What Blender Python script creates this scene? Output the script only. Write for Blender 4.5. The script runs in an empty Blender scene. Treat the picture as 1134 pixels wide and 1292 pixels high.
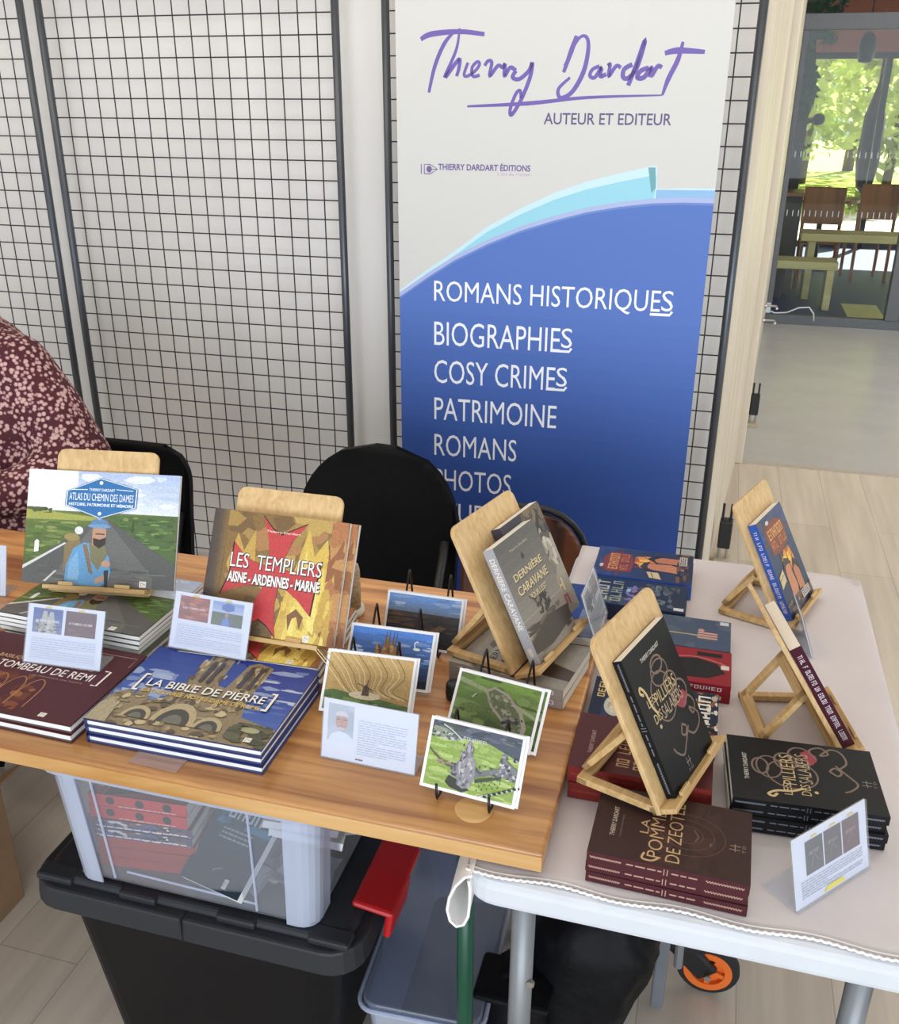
import bpy, bmesh, math, random
from mathutils import Vector, Matrix, Euler

SC = bpy.context.scene
COL = SC.collection
PI = math.pi
R = math.radians
random.seed(7)

# ------------------------------------------------------------------ camera
cam_data = bpy.data.cameras.new('camera')
cam_data.sensor_fit = 'VERTICAL'
cam_data.sensor_height = 24.0
cam_data.lens = 1201.47 / 1292 * 24.0
cam_data.clip_start = 0.05
cam = bpy.data.objects.new('camera', cam_data)
COL.objects.link(cam)
yaw, tilt, roll = 0.272186, 0.403410, 0.004933
fwd = Vector((-math.sin(yaw) * math.cos(tilt), math.cos(yaw) * math.cos(tilt), -math.sin(tilt)))
rgt0 = Vector((math.cos(yaw), math.sin(yaw), 0))
up0 = rgt0.cross(fwd)
rgt = rgt0 * math.cos(roll) + up0 * math.sin(roll)
up = up0 * math.cos(roll) - rgt0 * math.sin(roll)
cam.matrix_world = Matrix(((rgt.x, up.x, -fwd.x, 0), (rgt.y, up.y, -fwd.y, 0), (rgt.z, up.z, -fwd.z, 1.66), (0, 0, 0, 1)))
SC.camera = cam

# ------------------------------------------------------------------ light
SC.view_settings.view_transform = 'Standard'
SC.view_settings.look = 'None'
SC.view_settings.gamma = 1
SC.view_settings.exposure = 0.0
W = bpy.data.worlds.new('sky')
SC.world = W
W.use_nodes = True
bg = W.node_tree.nodes['Background']
bg.inputs['Color'].default_value = (0.86, 0.93, 1.0, 1)
bg.inputs['Strength'].default_value = 0.8


def light(name, kind, loc, rot, energy, color=(1, 1, 1), size=None, size_y=None, angle=None):
    d = bpy.data.lights.new(name, kind)
    d.energy = energy
    d.color = color
    if kind == 'AREA':
        d.shape = 'RECTANGLE'
        d.size = size
        d.size_y = size_y or size
    if angle is not None:
        d.angle = angle
    o = bpy.data.objects.new(name, d)
    o.location = loc
    o.rotation_euler = rot
    COL.objects.link(o)
    return o


# sun on the garden behind the glass door, daylight from the glazed front behind the viewer, warm ceiling lamps
light('sun', 'SUN', (0, 20, 10), (R(-40), R(18), 0), 20.0, (1.0, 0.95, 0.82), angle=R(1))
light('window_daylight', 'AREA', (1.2, -7.0, 1.7), Vector((-0.2, 1, -0.05)).to_track_quat('-Z', 'Y').to_euler(), 535, (0.86, 0.93, 1.0), 8.0, 3.0)
light('ceiling_lamp_front', 'AREA', (-0.6, 1.0, 3.15), (0, 0, 0), 13, (1.0, 0.90, 0.80), 3.0, 1.2)
light('ceiling_lamp_wall', 'AREA', (-1.5, 2.0, 3.1), (R(32), 0, 0), 22, (1.0, 0.90, 0.76), 5.0, 0.5)
light('hall_fill_light', 'AREA', (2.6, 5.6, 2.9), (0, R(25), 0), 60, (1.0, 0.97, 0.92), 1.6, 3.6)  # area light added to brighten the hall and its floor

# ------------------------------------------------------------------ helpers


def soft(c, k=0.84):
    """slightly faded ink of a printed photograph"""
    c = c.lstrip('#')
    r, g, b = (int(c[i:i + 2], 16) for i in (0, 2, 4))
    m = 0.3 * r + 0.59 * g + 0.11 * b
    return '#%02x%02x%02x' % tuple(int(m + (x - m) * k) for x in (r, g, b))


def lin(c):
    if isinstance(c, str):
        c = c.lstrip('#')
        c = tuple(int(c[i:i + 2], 16) / 255 for i in (0, 2, 4))
    return tuple((x / 12.92 if x <= 0.04045 else ((x + 0.055) / 1.055) ** 2.4) for x in c)


def nodes_of(m):
    m.use_nodes = True
    nt = m.node_tree
    return nt, nt.nodes['Principled BSDF']


def mat(name, col, rough=0.5, metal=0.0, noise=0.0, nscale=20, bump=0.0, bscale=60, coat=0.0, spec=0.5, trans=0.0, stretch=(1, 1, 1)):
    m = bpy.data.materials.new(name)
    nt, b = nodes_of(m)
    c = lin(col)
    b.inputs['Base Color'].default_value = (*c, 1)
    b.inputs['Roughness'].default_value = rough
    b.inputs['Metallic'].default_value = metal
    b.inputs['Coat Weight'].default_value = coat
    b.inputs['Specular IOR Level'].default_value = spec
    b.inputs['Transmission Weight'].default_value = trans
    tc = nt.nodes.new('ShaderNodeTexCoord')
    mp = nt.nodes.new('ShaderNodeMapping')
    mp.inputs['Scale'].default_value = stretch
    nt.links.new(tc.outputs['Object'], mp.inputs['Vector'])
    if noise:
        n = nt.nodes.new('ShaderNodeTexNoise')
        n.inputs['Scale'].default_value = nscale
        n.inputs['Detail'].default_value = 4
        nt.links.new(mp.outputs['Vector'], n.inputs['Vector'])
        r = nt.nodes.new('ShaderNodeValToRGB')
        r.color_ramp.elements[0].position = 0.3
        r.color_ramp.elements[1].position = 0.7
        r.color_ramp.elements[0].color = (*[x * (1 - noise) for x in c], 1)
        r.color_ramp.elements[1].color = (*[min(1, x * (1 + noise)) for x in c], 1)
        nt.links.new(n.outputs['Fac'], r.inputs['Fac'])
        nt.links.new(r.outputs['Color'], b.inputs['Base Color'])
    if bump:
        n2 = nt.nodes.new('ShaderNodeTexNoise')
        n2.inputs['Scale'].default_value = bscale
        n2.inputs['Detail'].default_value = 3
        nt.links.new(mp.outputs['Vector'], n2.inputs['Vector'])
        bp = nt.nodes.new('ShaderNodeBump')
        bp.inputs['Strength'].default_value = bump
        bp.inputs['Distance'].default_value = 0.01
        nt.links.new(n2.outputs['Fac'], bp.inputs['Height'])
        nt.links.new(bp.outputs['Normal'], b.inputs['Normal'])
    return m


def mat_print(name, rough, grain, gscale=90, coat=0.0, spec=0.5):
    """printed paper: colour comes from the face colours of the artwork, with a fine photographic grain"""
    m = bpy.data.materials.new(name)
    nt, b = nodes_of(m)
    at = nt.nodes.new('ShaderNodeAttribute')
    at.attribute_name = 'ink'
    b.inputs['Roughness'].default_value = rough
    b.inputs['Coat Weight'].default_value = coat
    b.inputs['Specular IOR Level'].default_value = spec
    b.inputs['Coat Roughness'].default_value = 0.15
    if grain:
        tc = nt.nodes.new('ShaderNodeTexCoord')
        n = nt.nodes.new('ShaderNodeTexNoise')
        n.inputs['Scale'].default_value = gscale
        n.inputs['Detail'].default_value = 5
        nt.links.new(tc.outputs['Object'], n.inputs['Vector'])
        mr = nt.nodes.new('ShaderNodeMapRange')
        mr.inputs['From Min'].default_value = 0.3
        mr.inputs['From Max'].default_value = 0.7
        mr.inputs['To Min'].default_value = 1 - grain
        mr.inputs['To Max'].default_value = 1 + grain
        nt.links.new(n.outputs['Fac'], mr.inputs['Value'])
        mx = nt.nodes.new('ShaderNodeVectorMath')
        mx.operation = 'SCALE'
        nt.links.new(at.outputs['Color'], mx.inputs[0])
        nt.links.new(mr.outputs['Result'], mx.inputs['Scale'])
        nt.links.new(mx.outputs['Vector'], b.inputs['Base Color'])
    else:
        nt.links.new(at.outputs['Color'], b.inputs['Base Color'])
    return m


def mat_wood(name, c1, c2, axis, scale, rough=0.4, coat=0.0, knots=0.0, plank=0.0):
    """wood grain running along the given axis; 'plank' gives the width of glued staves"""
    m = bpy.data.materials.new(name)
    nt, b = nodes_of(m)
    tc = nt.nodes.new('ShaderNodeTexCoord')
    mp = nt.nodes.new('ShaderNodeMapping')
    s = [scale] * 3
    s['xyz'.index(axis)] = scale * 0.07
    mp.inputs['Scale'].default_value = s
    nt.links.new(tc.outputs['Object'], mp.inputs['Vector'])
    n = nt.nodes.new('ShaderNodeTexNoise')
    n.inputs['Scale'].default_value = 1
    n.inputs['Detail'].default_value = 6
    n.inputs['Distortion'].default_value = 0.6
    nt.links.new(mp.outputs['Vector'], n.inputs['Vector'])
    r = nt.nodes.new('ShaderNodeValToRGB')
    r.color_ramp.elements[0].position = 0.32
    r.color_ramp.elements[1].position = 0.66
    r.color_ramp.elements[0].color = (*lin(c1), 1)
    r.color_ramp.elements[1].color = (*lin(c2), 1)
    nt.links.new(n.outputs['Fac'], r.inputs['Fac'])
    out = r.outputs['Color']
    if plank:
        sep = nt.nodes.new('ShaderNodeSeparateXYZ')
        nt.links.new(tc.outputs['Object'], sep.inputs[0])
        dv = nt.nodes.new('ShaderNodeMath')
        dv.operation = 'DIVIDE'
        dv.inputs[1].default_value = plank
        nt.links.new(sep.outputs['Y' if axis == 'x' else 'X'], dv.inputs[0])
        fl = nt.nodes.new('ShaderNodeMath')
        fl.operation = 'FLOOR'
        nt.links.new(dv.outputs[0], fl.inputs[0])
        wn = nt.nodes.new('ShaderNodeTexWhiteNoise')
        wn.noise_dimensions = '1D'
        nt.links.new(fl.outputs[0], wn.inputs['W'])
        mr = nt.nodes.new('ShaderNodeMapRange')
        mr.inputs['To Min'].default_value = 0.8
        mr.inputs['To Max'].default_value = 1.12
        nt.links.new(wn.outputs['Value'], mr.inputs['Value'])
        vm = nt.nodes.new('ShaderNodeVectorMath')
        vm.operation = 'SCALE'
        nt.links.new(out, vm.inputs[0])
        nt.links.new(mr.outputs['Result'], vm.inputs['Scale'])
        out = vm.outputs['Vector']
    nt.links.new(out, b.inputs['Base Color'])
    b.inputs['Roughness'].default_value = rough
    b.inputs['Coat Weight'].default_value = coat
    b.inputs['Coat Roughness'].default_value = 0.18
    return m


def mat_clear(name, tint, mix, rough=0.1, gloss=0.08):
    """thin clear plastic or glass: see-through with some body and a sheen"""
    m = bpy.data.materials.new(name)
    m.use_nodes = True
    nt = m.node_tree
    nt.nodes.clear()
    out = nt.nodes.new('ShaderNodeOutputMaterial')
    tr = nt.nodes.new('ShaderNodeBsdfTransparent')
    tr.inputs['Color'].default_value = (*lin(tint), 1)
    p = nt.nodes.new('ShaderNodeBsdfPrincipled')
    p.inputs['Base Color'].default_value = (*lin(tint), 1)
    p.inputs['Roughness'].default_value = 0.45
    gl = nt.nodes.new('ShaderNodeBsdfGlossy')
    gl.inputs['Roughness'].default_value = rough
    m1 = nt.nodes.new('ShaderNodeMixShader')
    m1.inputs[0].default_value = mix
    nt.links.new(tr.outputs[0], m1.inputs[1])
    nt.links.new(p.outputs[0], m1.inputs[2])
    fc = nt.nodes.new('ShaderNodeLayerWeight')
    fc.inputs['Blend'].default_value = 0.5
    pw = nt.nodes.new('ShaderNodeMath')
    pw.operation = 'POWER'
    pw.inputs[1].default_value = 4
    nt.links.new(fc.outputs['Facing'], pw.inputs[0])
    fr = nt.nodes.new('ShaderNodeMath')
    fr.operation = 'MULTIPLY_ADD'
    fr.inputs[1].default_value = 0.55
    fr.inputs[2].default_value = 0.004 + gloss * 0.1
    nt.links.new(pw.outputs[0], fr.inputs[0])
    m2 = nt.nodes.new('ShaderNodeMixShader')
    nt.links.new(fr.outputs[0], m2.inputs[0])
    nt.links.new(m1.outputs[0], m2.inputs[1])
    nt.links.new(gl.outputs[0], m2.inputs[2])
    nt.links.new(m2.outputs[0], out.inputs['Surface'])
    return m


class MB:
    """collects faces and links them as ONE mesh object"""

    def __init__(self):
        self.v, self.f, self.m, self.c = [], [], [], []
        self.M = Matrix.Identity(4)

    def add(self, vs, fs, mi=0, col=(1, 1, 1)):
        n = len(self.v)
        self.v += [tuple(self.M @ Vector(p)) for p in vs]
        for f in fs:
            self.f.append([i + n for i in f])
            self.m.append(mi)
            self.c.append(col)
        return self

    def box(self, x0, x1, y0, y1, z0, z1, mi=0, col=(1, 1, 1)):
        vs = [(x, y, z) for z in (z0, z1) for y in (y0, y1) for x in (x0, x1)]
        return self.add(vs, [(0, 2, 3, 1), (4, 5, 7, 6), (0, 1, 5, 4), (2, 6, 7, 3), (0, 4, 6, 2), (1, 3, 7, 5)], mi, col)

    def prism(self, poly, z0, z1, mi=0, col=(1, 1, 1)):
        n = len(poly)
        vs = [(x, y, z0) for x, y in poly] + [(x, y, z1) for x, y in poly]
        fs = [list(range(n))[::-1], list(range(n, 2 * n))]
        fs += [(i, (i + 1) % n, n + (i + 1) % n, n + i) for i in range(n)]
        return self.add(vs, fs, mi, col)

    def tube(self, pts, r, n=8, mi=0, closed=False):
        pts = [Vector(p) for p in pts]
        k = len(pts)
        rs = r if isinstance(r, (list, tuple)) else [r] * k
        vs, fs = [], []
        prev = None
        for i, p in enumerate(pts):
            if closed:
                t = pts[(i + 1) % k] - pts[i - 1]
            else:
                t = pts[min(i + 1, k - 1)] - pts[max(i - 1, 0)]
            t.normalize()
            a = prev if prev is not None else (Vector((0, 0, 1)) if abs(t.z) < 0.9 else Vector((1, 0, 0)))
            s = (a - t * a.dot(t))
            s.normalize()
            q = t.cross(s)
            prev = s
            for j in range(n):
                an = 2 * PI * j / n
                vs.append(p + (s * math.cos(an) + q * math.sin(an)) * rs[i])
        for i in range(k if closed else k - 1):
            i2 = (i + 1) % k
            for j in range(n):
                j2 = (j + 1) % n
                fs.append((i * n + j, i * n + j2, i2 * n + j2, i2 * n + j))
        if not closed:
            fs.append(list(range(n))[::-1])
            fs.append(list(range((k - 1) * n, k * n)))
        return self.add(vs, fs, mi)

    def lathe(self, prof, n=24, mi=0, axis='z', c=(0, 0, 0), ring=False):
        vs, fs = [], []
        for r, h in prof:
            for j in range(n):
                a = 2 * PI * j / n
                p = (r * math.cos(a), r * math.sin(a), h)
                if axis == 'y':
                    p = (p[0], p[2], p[1])
                if axis == 'x':
                    p = (p[2], p[0], p[1])
                vs.append((p[0] + c[0], p[1] + c[1], p[2] + c[2]))
        k = len(prof)
        for i in range(k - 1):
            for j in range(n):
                j2 = (j + 1) % n
                fs.append((i * n + j, i * n + j2, (i + 1) * n + j2, (i + 1) * n + j))
        if not ring:
            fs.append(list(range(n))[::-1])
            fs.append(list(range((k - 1) * n, k * n)))
        return self.add(vs, fs, mi)

    def build(self, name, mats, parent=None, smooth=False, bevel=0.0, loc=None, rot=None, segs=2):
        me = bpy.data.meshes.new(name)
        me.from_pydata(self.v, [], self.f)
        if not isinstance(mats, (list, tuple)):
            mats = [mats]
        for m in mats:
            me.materials.append(m)
        me.polygons.foreach_set('material_index', self.m)
        if any(c != (1, 1, 1) for c in self.c):
            at = me.attributes.new('ink', 'FLOAT_COLOR', 'CORNER')
            buf = []
            for p, c in zip(me.polygons, self.c):
                buf += [*c, 1.0] * p.loop_total
            at.data.foreach_set('color', buf)
        if smooth:
            me.polygons.foreach_set('use_smooth', [True] * len(me.polygons))
        me.update()
        o = bpy.data.objects.new(name, me)
        COL.objects.link(o)
        if parent:
            o.parent = parent
        if loc:
            o.location = loc
        if rot:
            o.rotation_euler = rot
        if bevel:
            b = o.modifiers.new('edge', 'BEVEL')
            b.width = bevel
            b.segments = segs
            b.limit_method = 'ANGLE'
            b.angle_limit = R(40)
        return o


def tag(o, label=None, cat=None, group=None, kind=None):
    if label:
        o['label'] = label
    if cat:
        o['category'] = cat
    if group:
        o['group'] = group
    if kind:
        o['kind'] = kind
    return o


def thing(name, label, cat, loc=(0, 0, 0), rot=(0, 0, 0), group=None):
    o = bpy.data.objects.new(name, None)
    o.empty_display_size = 0.05
    COL.objects.link(o)
    o.location = loc
    o.rotation_euler = rot
    return tag(o, label, cat, group)


def dup(root, loc=None, rot=None, label=None):
    """a copy of a thing with copies of its parts and sub-parts"""
    r = root.copy()
    COL.objects.link(r)
    if loc is not None:
        r.location = loc
    if rot is not None:
        r.rotation_euler = rot
    if label:
        r['label'] = label
    for ch in list(root.children):
        c = ch.copy()
        COL.objects.link(c)
        c.parent = r
        for g in list(ch.children):
            d = g.copy()
            COL.objects.link(d)
            d.parent = c
    return r


_glyphs = {}


def text_geo(s, bold):
    k = (s, bold)
    if k not in _glyphs:
        cu = bpy.data.curves.new('lettering', 'FONT')
        cu.body = s
        cu.size = 1
        cu.resolution_u = 3
        cu.fill_mode = 'FRONT'
        cu.offset = bold
        o = bpy.data.objects.new('lettering', cu)
        COL.objects.link(o)
        dg = bpy.context.evaluated_depsgraph_get()
        me = bpy.data.meshes.new_from_object(o.evaluated_get(dg))
        vs = [(v.co.x, v.co.y) for v in me.vertices]
        fs = [tuple(p.vertices) for p in me.polygons]
        bpy.data.objects.remove(o)
        bpy.data.curves.remove(cu)
        bpy.data.meshes.remove(me)
        _glyphs[k] = (vs, fs)
    return _glyphs[k]


class Art:
    """printed artwork on a flat rectangle, in unit coordinates from the lower left corner"""

    def __init__(self, mb, x0, y0, w, h, z, mi=0):
        self.mb, self.x0, self.y0, self.w, self.h, self.z, self.mi = mb, x0, y0, w, h, z, mi

    def faded(self, k=0.84):
        self.fade = k
        return self

    def ink(self, col):
        return lin(soft(col, self.fade)) if getattr(self, 'fade', None) else lin(col)

    def strip(self, curve, y, col):
        """fill between a curve running along x and a level line y"""
        self.up()
        for (xa, ya), (xb, yb) in zip(curve, curve[1:]):
            self.mb.add([self.P(xa, y), self.P(xb, y), self.P(xb, yb), self.P(xa, ya)], [(0, 1, 2, 3)], self.mi, self.ink(col))
        return self

    def P(self, x, y):
        return (self.x0 + x * self.w, self.y0 + y * self.h, self.z)

    def up(self):
        self.z += 6e-6

    def poly(self, pts, col):
        self.up()
        a = sum(pts[i - 1][0] * pts[i][1] - pts[i][0] * pts[i - 1][1] for i in range(len(pts)))
        if a < 0:
            pts = pts[::-1]
        self.mb.add([self.P(*p) for p in pts], [list(range(len(pts)))], self.mi, self.ink(col))
        return self

    def rect(self, x0, y0, x1, y1, col):
        return self.poly([(x0, y0), (x1, y0), (x1, y1), (x0, y1)], col)

    def ell(self, cx, cy, rx, ry, col, n=18, a0=0, a1=360):
        pts = [(cx + rx * math.cos(R(a0 + (a1 - a0) * i / n)), cy + ry * math.sin(R(a0 + (a1 - a0) * i / n))) for i in range(n if a1 - a0 == 360 else n + 1)]
        return self.poly(pts, col)

    def grad(self, x0, y0, x1, y1, cb, ct, n=10):
        cb, ct = [[int(c.lstrip('#')[i:i + 2], 16) / 255 for i in (0, 2, 4)] for c in (cb, ct)]
        self.up()
        for i in range(n):
            t = i / (n - 1)
            c = tuple(a + (b - a) * t for a, b in zip(cb, ct))
            ya, yb = y0 + (y1 - y0) * i / n, y0 + (y1 - y0) * (i + 1) / n
            self.mb.add([self.P(x0, ya), self.P(x1, ya), self.P(x1, yb), self.P(x0, yb)], [(0, 1, 2, 3)], self.mi, lin(c))
        return self

    def blobs(self, x0, y0, x1, y1, cols, n, rx, ry, seed=1):
        rg = random.Random(seed)
        for _ in range(n):
            cx, cy = rg.uniform(x0, x1), rg.uniform(y0, y1)
            sx, sy = rx * rg.uniform(.5, 1.4), ry * rg.uniform(.5, 1.4)
            k = 7
            pts = []
            for i in range(k):
                a = 2 * PI * i / k
                q = rg.uniform(.6, 1.2)
                pts.append((min(max(cx + sx * q * math.cos(a), x0), x1), min(max(cy + sy * q * math.sin(a), y0), y1)))
            self.poly(pts, rg.choice(cols))
        return self

    def stroke(self, pts, wd, col, smooth=True):
        """a ribbon in unit coordinates, widths in metres"""
        self.up()
        p = [Vector(self.P(*q)) for q in pts]
        if smooth and len(p) > 2:
            q = []
            for i in range(len(p) - 1):
                a, b, c, d = p[max(i - 1, 0)], p[i], p[i + 1], p[min(i + 2, len(p) - 1)]
                for j in range(5):
                    t = j / 5
                    q.append(0.5 * ((2 * b) + (c - a) * t + (2 * a - 5 * b + 4 * c - d) * t * t + (3 * b - a - 3 * c + d) * t ** 3))
            q.append(p[-1])
            p = q
        k = len(p)
        ws = wd if isinstance(wd, (list, tuple)) else [wd, wd]
        vs, fs = [], []
        for i in range(k):
            t = (p[min(i + 1, k - 1)] - p[max(i - 1, 0)])
            t = t.normalized() if t.length else Vector((1, 0, 0))
            s = Vector((-t.y, t.x, 0))
            u = i / (k - 1) * (len(ws) - 1)
            i0 = min(int(u), len(ws) - 2)
            w_ = (ws[i0] + (ws[i0 + 1] - ws[i0]) * (u - i0)) / 2
            vs += [p[i] + s * w_, p[i] - s * w_]
        for i in range(k - 1):
            fs.append((2 * i + 1, 2 * i + 3, 2 * i + 2, 2 * i))
        self.mb.add(vs, fs, self.mi, self.ink(col))
        return self

    def text(self, s, x0, y0, x1, y1, col, rot=0, bold=0.0):
        """lettering filling the box (unit coordinates); rot in quarter turns, 1 reads upwards"""
        vs, fs = text_geo(s, bold)
        if not vs:
            return self
        self.up()
        ax, bx = min(v[0] for v in vs), max(v[0] for v in vs)
        ay, by = min(v[1] for v in vs), max(v[1] for v in vs)
        out = []
        for x, y in vs:
            u, v = (x - ax) / max(1e-6, bx - ax), (y - ay) / max(1e-6, by - ay)
            if rot == 1:
                u, v = 1 - v, u
            if rot == 3:
                u, v = v, 1 - u
            out.append(self.P(x0 + (x1 - x0) * u, y0 + (y1 - y0) * v))
        self.mb.add(out, fs, self.mi, self.ink(col))
        return self

    def glyphs(self, x0, y0, x1, y1, col, words=(4, 5), seed=1):
        """a title too small and blurred to read: letter-like marks, word by word"""
        rg = random.Random(seed)
        n = sum(words) + len(words) - 1
        w = (x1 - x0) / n
        h = y1 - y0
        i = 0
        for k in words:
            for _ in range(k):
                a, b = x0 + i * w + w * .12, x0 + (i + 1) * w - w * .12
                st = w * .2
                t = h * .16
                f = rg.choice('LENOTIUFH')
                if f != 'T':
                    self.rect(a, y0, a + st, y1, col)
                if f in 'NOUH':
                    self.rect(b - st, y0, b, y1, col)
                if f in 'T':
                    self.rect((a + b - st) / 2, y0, (a + b + st) / 2, y1, col)
                if f in 'EOTFN':
                    self.rect(a, y1 - t, b, y1, col)
                if f in 'LEOU':
                    self.rect(a, y0, b, y0 + t, col)
                if f in 'EFH':
                    self.rect(a, (y0 + y1 - t) / 2, b - w * .1, (y0 + y1 + t) / 2, col)
                i += 1
            i += 1
        return self

    def lines(self, x0, y0, x1, y1, n, col, seed=1, th=0.35):
        """a paragraph of fine print seen from afar"""
        rg = random.Random(seed)
        for i in range(n):
            yy = y1 - (y1 - y0) * (i + .5) / n
            d = (y1 - y0) / n * th / 2
            x = x0
            xe = x1 if (i + 1) % 5 else x0 + (x1 - x0) * rg.uniform(.4, .8)
            while x < xe - .01:
                wl = rg.uniform(.03, .09)
                self.rect(x, yy - d, min(x + wl, xe), yy + d, col)
                x += wl + .012
        return self


# ------------------------------------------------------------------ materials
M_photo = mat_print('photo_print', 0.42, 0.14, 300, coat=0.12)
M_gloss = mat_print('glossy_print', 0.45, 0.06, 200, coat=0.0, spec=0.25)
M_matte = mat_print('matte_print', 0.6, 0.06, 60)
M_card = mat_print('card_print', 0.6, 0.0)
M_banner = mat_print('banner_print', 0.55, 0.0)
M_page = mat('page_edges', '#e9e4da', 0.8, noise=0.08, nscale=300, stretch=(1, 1, 12))
M_pagew = mat('white_page_edges', '#f2f1ee', 0.8, noise=0.06, nscale=300, stretch=(1, 1, 12))
M_bamboo = mat_wood('bamboo', '#c4a06c', '#d9b988', 'z', 110, 0.5)
M_bamboo_x = mat_wood('bamboo_rail', '#bd965f', '#d6b580', 'x', 110, 0.5)
M_black = mat('black_plastic', '#17181b', 0.45, bump=0.05, bscale=200)
M_wire = mat('black_wire', '#0c0c0e', 0.35)
M_mesh = mat('dark_grey_wire', '#34363b', 0.5, metal=0.3, noise=0.1)
M_tube = mat('dark_grey_tube', '#54585f', 0.38, metal=0.6, noise=0.1, nscale=8)
M_acryl = mat_clear('clear_acrylic', '#f6f8fc', 0.10, 0.05, 0.15)
M_steel = mat('grey_steel_tube', '#85888b', 0.4, metal=0.3, noise=0.05)
M_green = mat('green_lacquered_steel', '#0e4a37', 0.35, noise=0.08)
M_white = mat('white_plastic', '#d3d7de', 0.45, noise=0.03)
M_rubber = mat('black_rubber', '#1b1b1c', 0.8, noise=0.1)
M_orange = mat('orange_plastic', '#e06a26', 0.4, noise=0.06)
M_red = mat('red_plastic', '#b3171c', 0.4, noise=0.06)
M_chrome = mat('satin_metal', '#b8b6b2', 0.3, metal=0.9, noise=0.05)
# ------------------------------------------------------------------ setting


def structure(o):
    o['kind'] = 'structure'
    return o


def mat_floor():
    m = bpy.data.materials.new('pale_oak_planks')
    nt, b = nodes_of(m)
    tc = nt.nodes.new('ShaderNodeTexCoord')
    mp = nt.nodes.new('ShaderNodeMapping')
    mp.inputs['Rotation'].default_value = (0, 0, R(90))
    nt.links.new(tc.outputs['Object'], mp.inputs['Vector'])
    br = nt.nodes.new('ShaderNodeTexBrick')
    br.inputs['Scale'].default_value = 1
    br.inputs['Brick Width'].default_value = 1.2
    br.inputs['Row Height'].default_value = 0.19
    br.inputs['Mortar Size'].default_value = 0.0012
    br.inputs['Color1'].default_value = (*lin('#cfc3b4'), 1)
    br.inputs['Color2'].default_value = (*lin('#bfb2a3'), 1)
    br.inputs['Mortar'].default_value = (*lin('#a3968a'), 1)
    br.offset = 0.37
    nt.links.new(mp.outputs['Vector'], br.inputs['Vector'])
    m2 = nt.nodes.new('ShaderNodeMapping')
    m2.inputs['Scale'].default_value = (26, 1.6, 1)
    nt.links.new(tc.outputs['Object'], m2.inputs['Vector'])
    n = nt.nodes.new('ShaderNodeTexNoise')
    n.inputs['Scale'].default_value = 1
    n.inputs['Detail'].default_value = 6
    nt.links.new(m2.outputs['Vector'], n.inputs['Vector'])
    mr = nt.nodes.new('ShaderNodeMapRange')
    mr.inputs['From Min'].default_value = 0.3
    mr.inputs['From Max'].default_value = 0.7
    mr.inputs['To Min'].default_value = 0.86
    mr.inputs['To Max'].default_value = 1.08
    nt.links.new(n.outputs['Fac'], mr.inputs['Value'])
    vm = nt.nodes.new('ShaderNodeVectorMath')
    vm.operation = 'SCALE'
    nt.links.new(br.outputs['Color'], vm.inputs[0])
    nt.links.new(mr.outputs['Result'], vm.inputs['Scale'])
    nt.links.new(vm.outputs['Vector'], b.inputs['Base Color'])
    b.inputs['Roughness'].default_value = 0.42
    return m


M_floor = mat_floor()
M_wall = mat('off_white_wall', '#e2dfdc', 0.7, noise=0.05, nscale=2.2, stretch=(2.2, 1, 0.22), bump=0.03, bscale=90)
M_grey_floor = mat('smooth_grey_floor', '#b8b6b4', 0.25, noise=0.05, nscale=3)
M_blue_floor = mat('dark_blue_floor', '#1e3270', 0.45, noise=0.1, nscale=2)
M_palewood = mat_wood('pale_panel_wood', '#cbbfaa', '#ded4c2', 'z', 14, 0.5)
M_ceiling = mat('white_ceiling', '#d8d4cc', 0.8, noise=0.03)
M_frame = mat('grey_aluminium_frame', '#60646a', 0.5, metal=0.0, noise=0.05)
M_glass = mat_clear('door_glass', '#f2f6f4', 0.0, 0.02, 0.08)

structure(MB().box(-5, 4, -3, 4.79, -0.05, 0).build('floor', M_floor))
structure(MB().box(-0.6, 4, 4.79, 8.38, -0.05, 0.001).build('floor_hall', M_grey_floor))
structure(MB().box(-2.0, 5, 8.38, 14.2, -0.06, -0.002).build('floor_lounge', M_blue_floor))
structure(MB().box(-5, 4, -0.6, 8.4, 3.25, 3.35).build('ceiling', M_ceiling))
structure(MB().box(-2.0, 5, 8.48, 13.5, 3.05, 3.25).build('ceiling_lounge', mat('brown_timber_ceiling', '#6b4a37', 0.7, noise=0.1)))
structure(MB().box(-5, 0.028, 2.97, 3.50, 0, 3.25).build('wall_back', M_wall))
structure(MB().box(-5.1, -5, -3, 3.5, 0, 3.25).build('wall_left', M_wall))
structure(MB().prism([(-0.02, 3.502), (0.075, 3.502), (0.17, 4.74), (-0.02, 4.74)], 0, 3.25).build('wall_return', M_palewood, bevel=0.004))
structure(MB().prism([(0.10, 4.76), (0.205, 4.76), (0.285, 6.5), (0.39, 8.38), (0.10, 8.38)], 0, 3.25).build('wall_hall', M_palewood, bevel=0.004))
structure(MB().box(-2.0, 0.39, 8.39, 8.47, 0, 3.25).build('wall_hall_far', M_wall))
structure(MB().box(0.2, 4, 4.765, 4.80, 0, 0.004).build('trim_threshold', mat('threshold_strip', '#b8ada0', 0.35, noise=0.03)))

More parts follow.
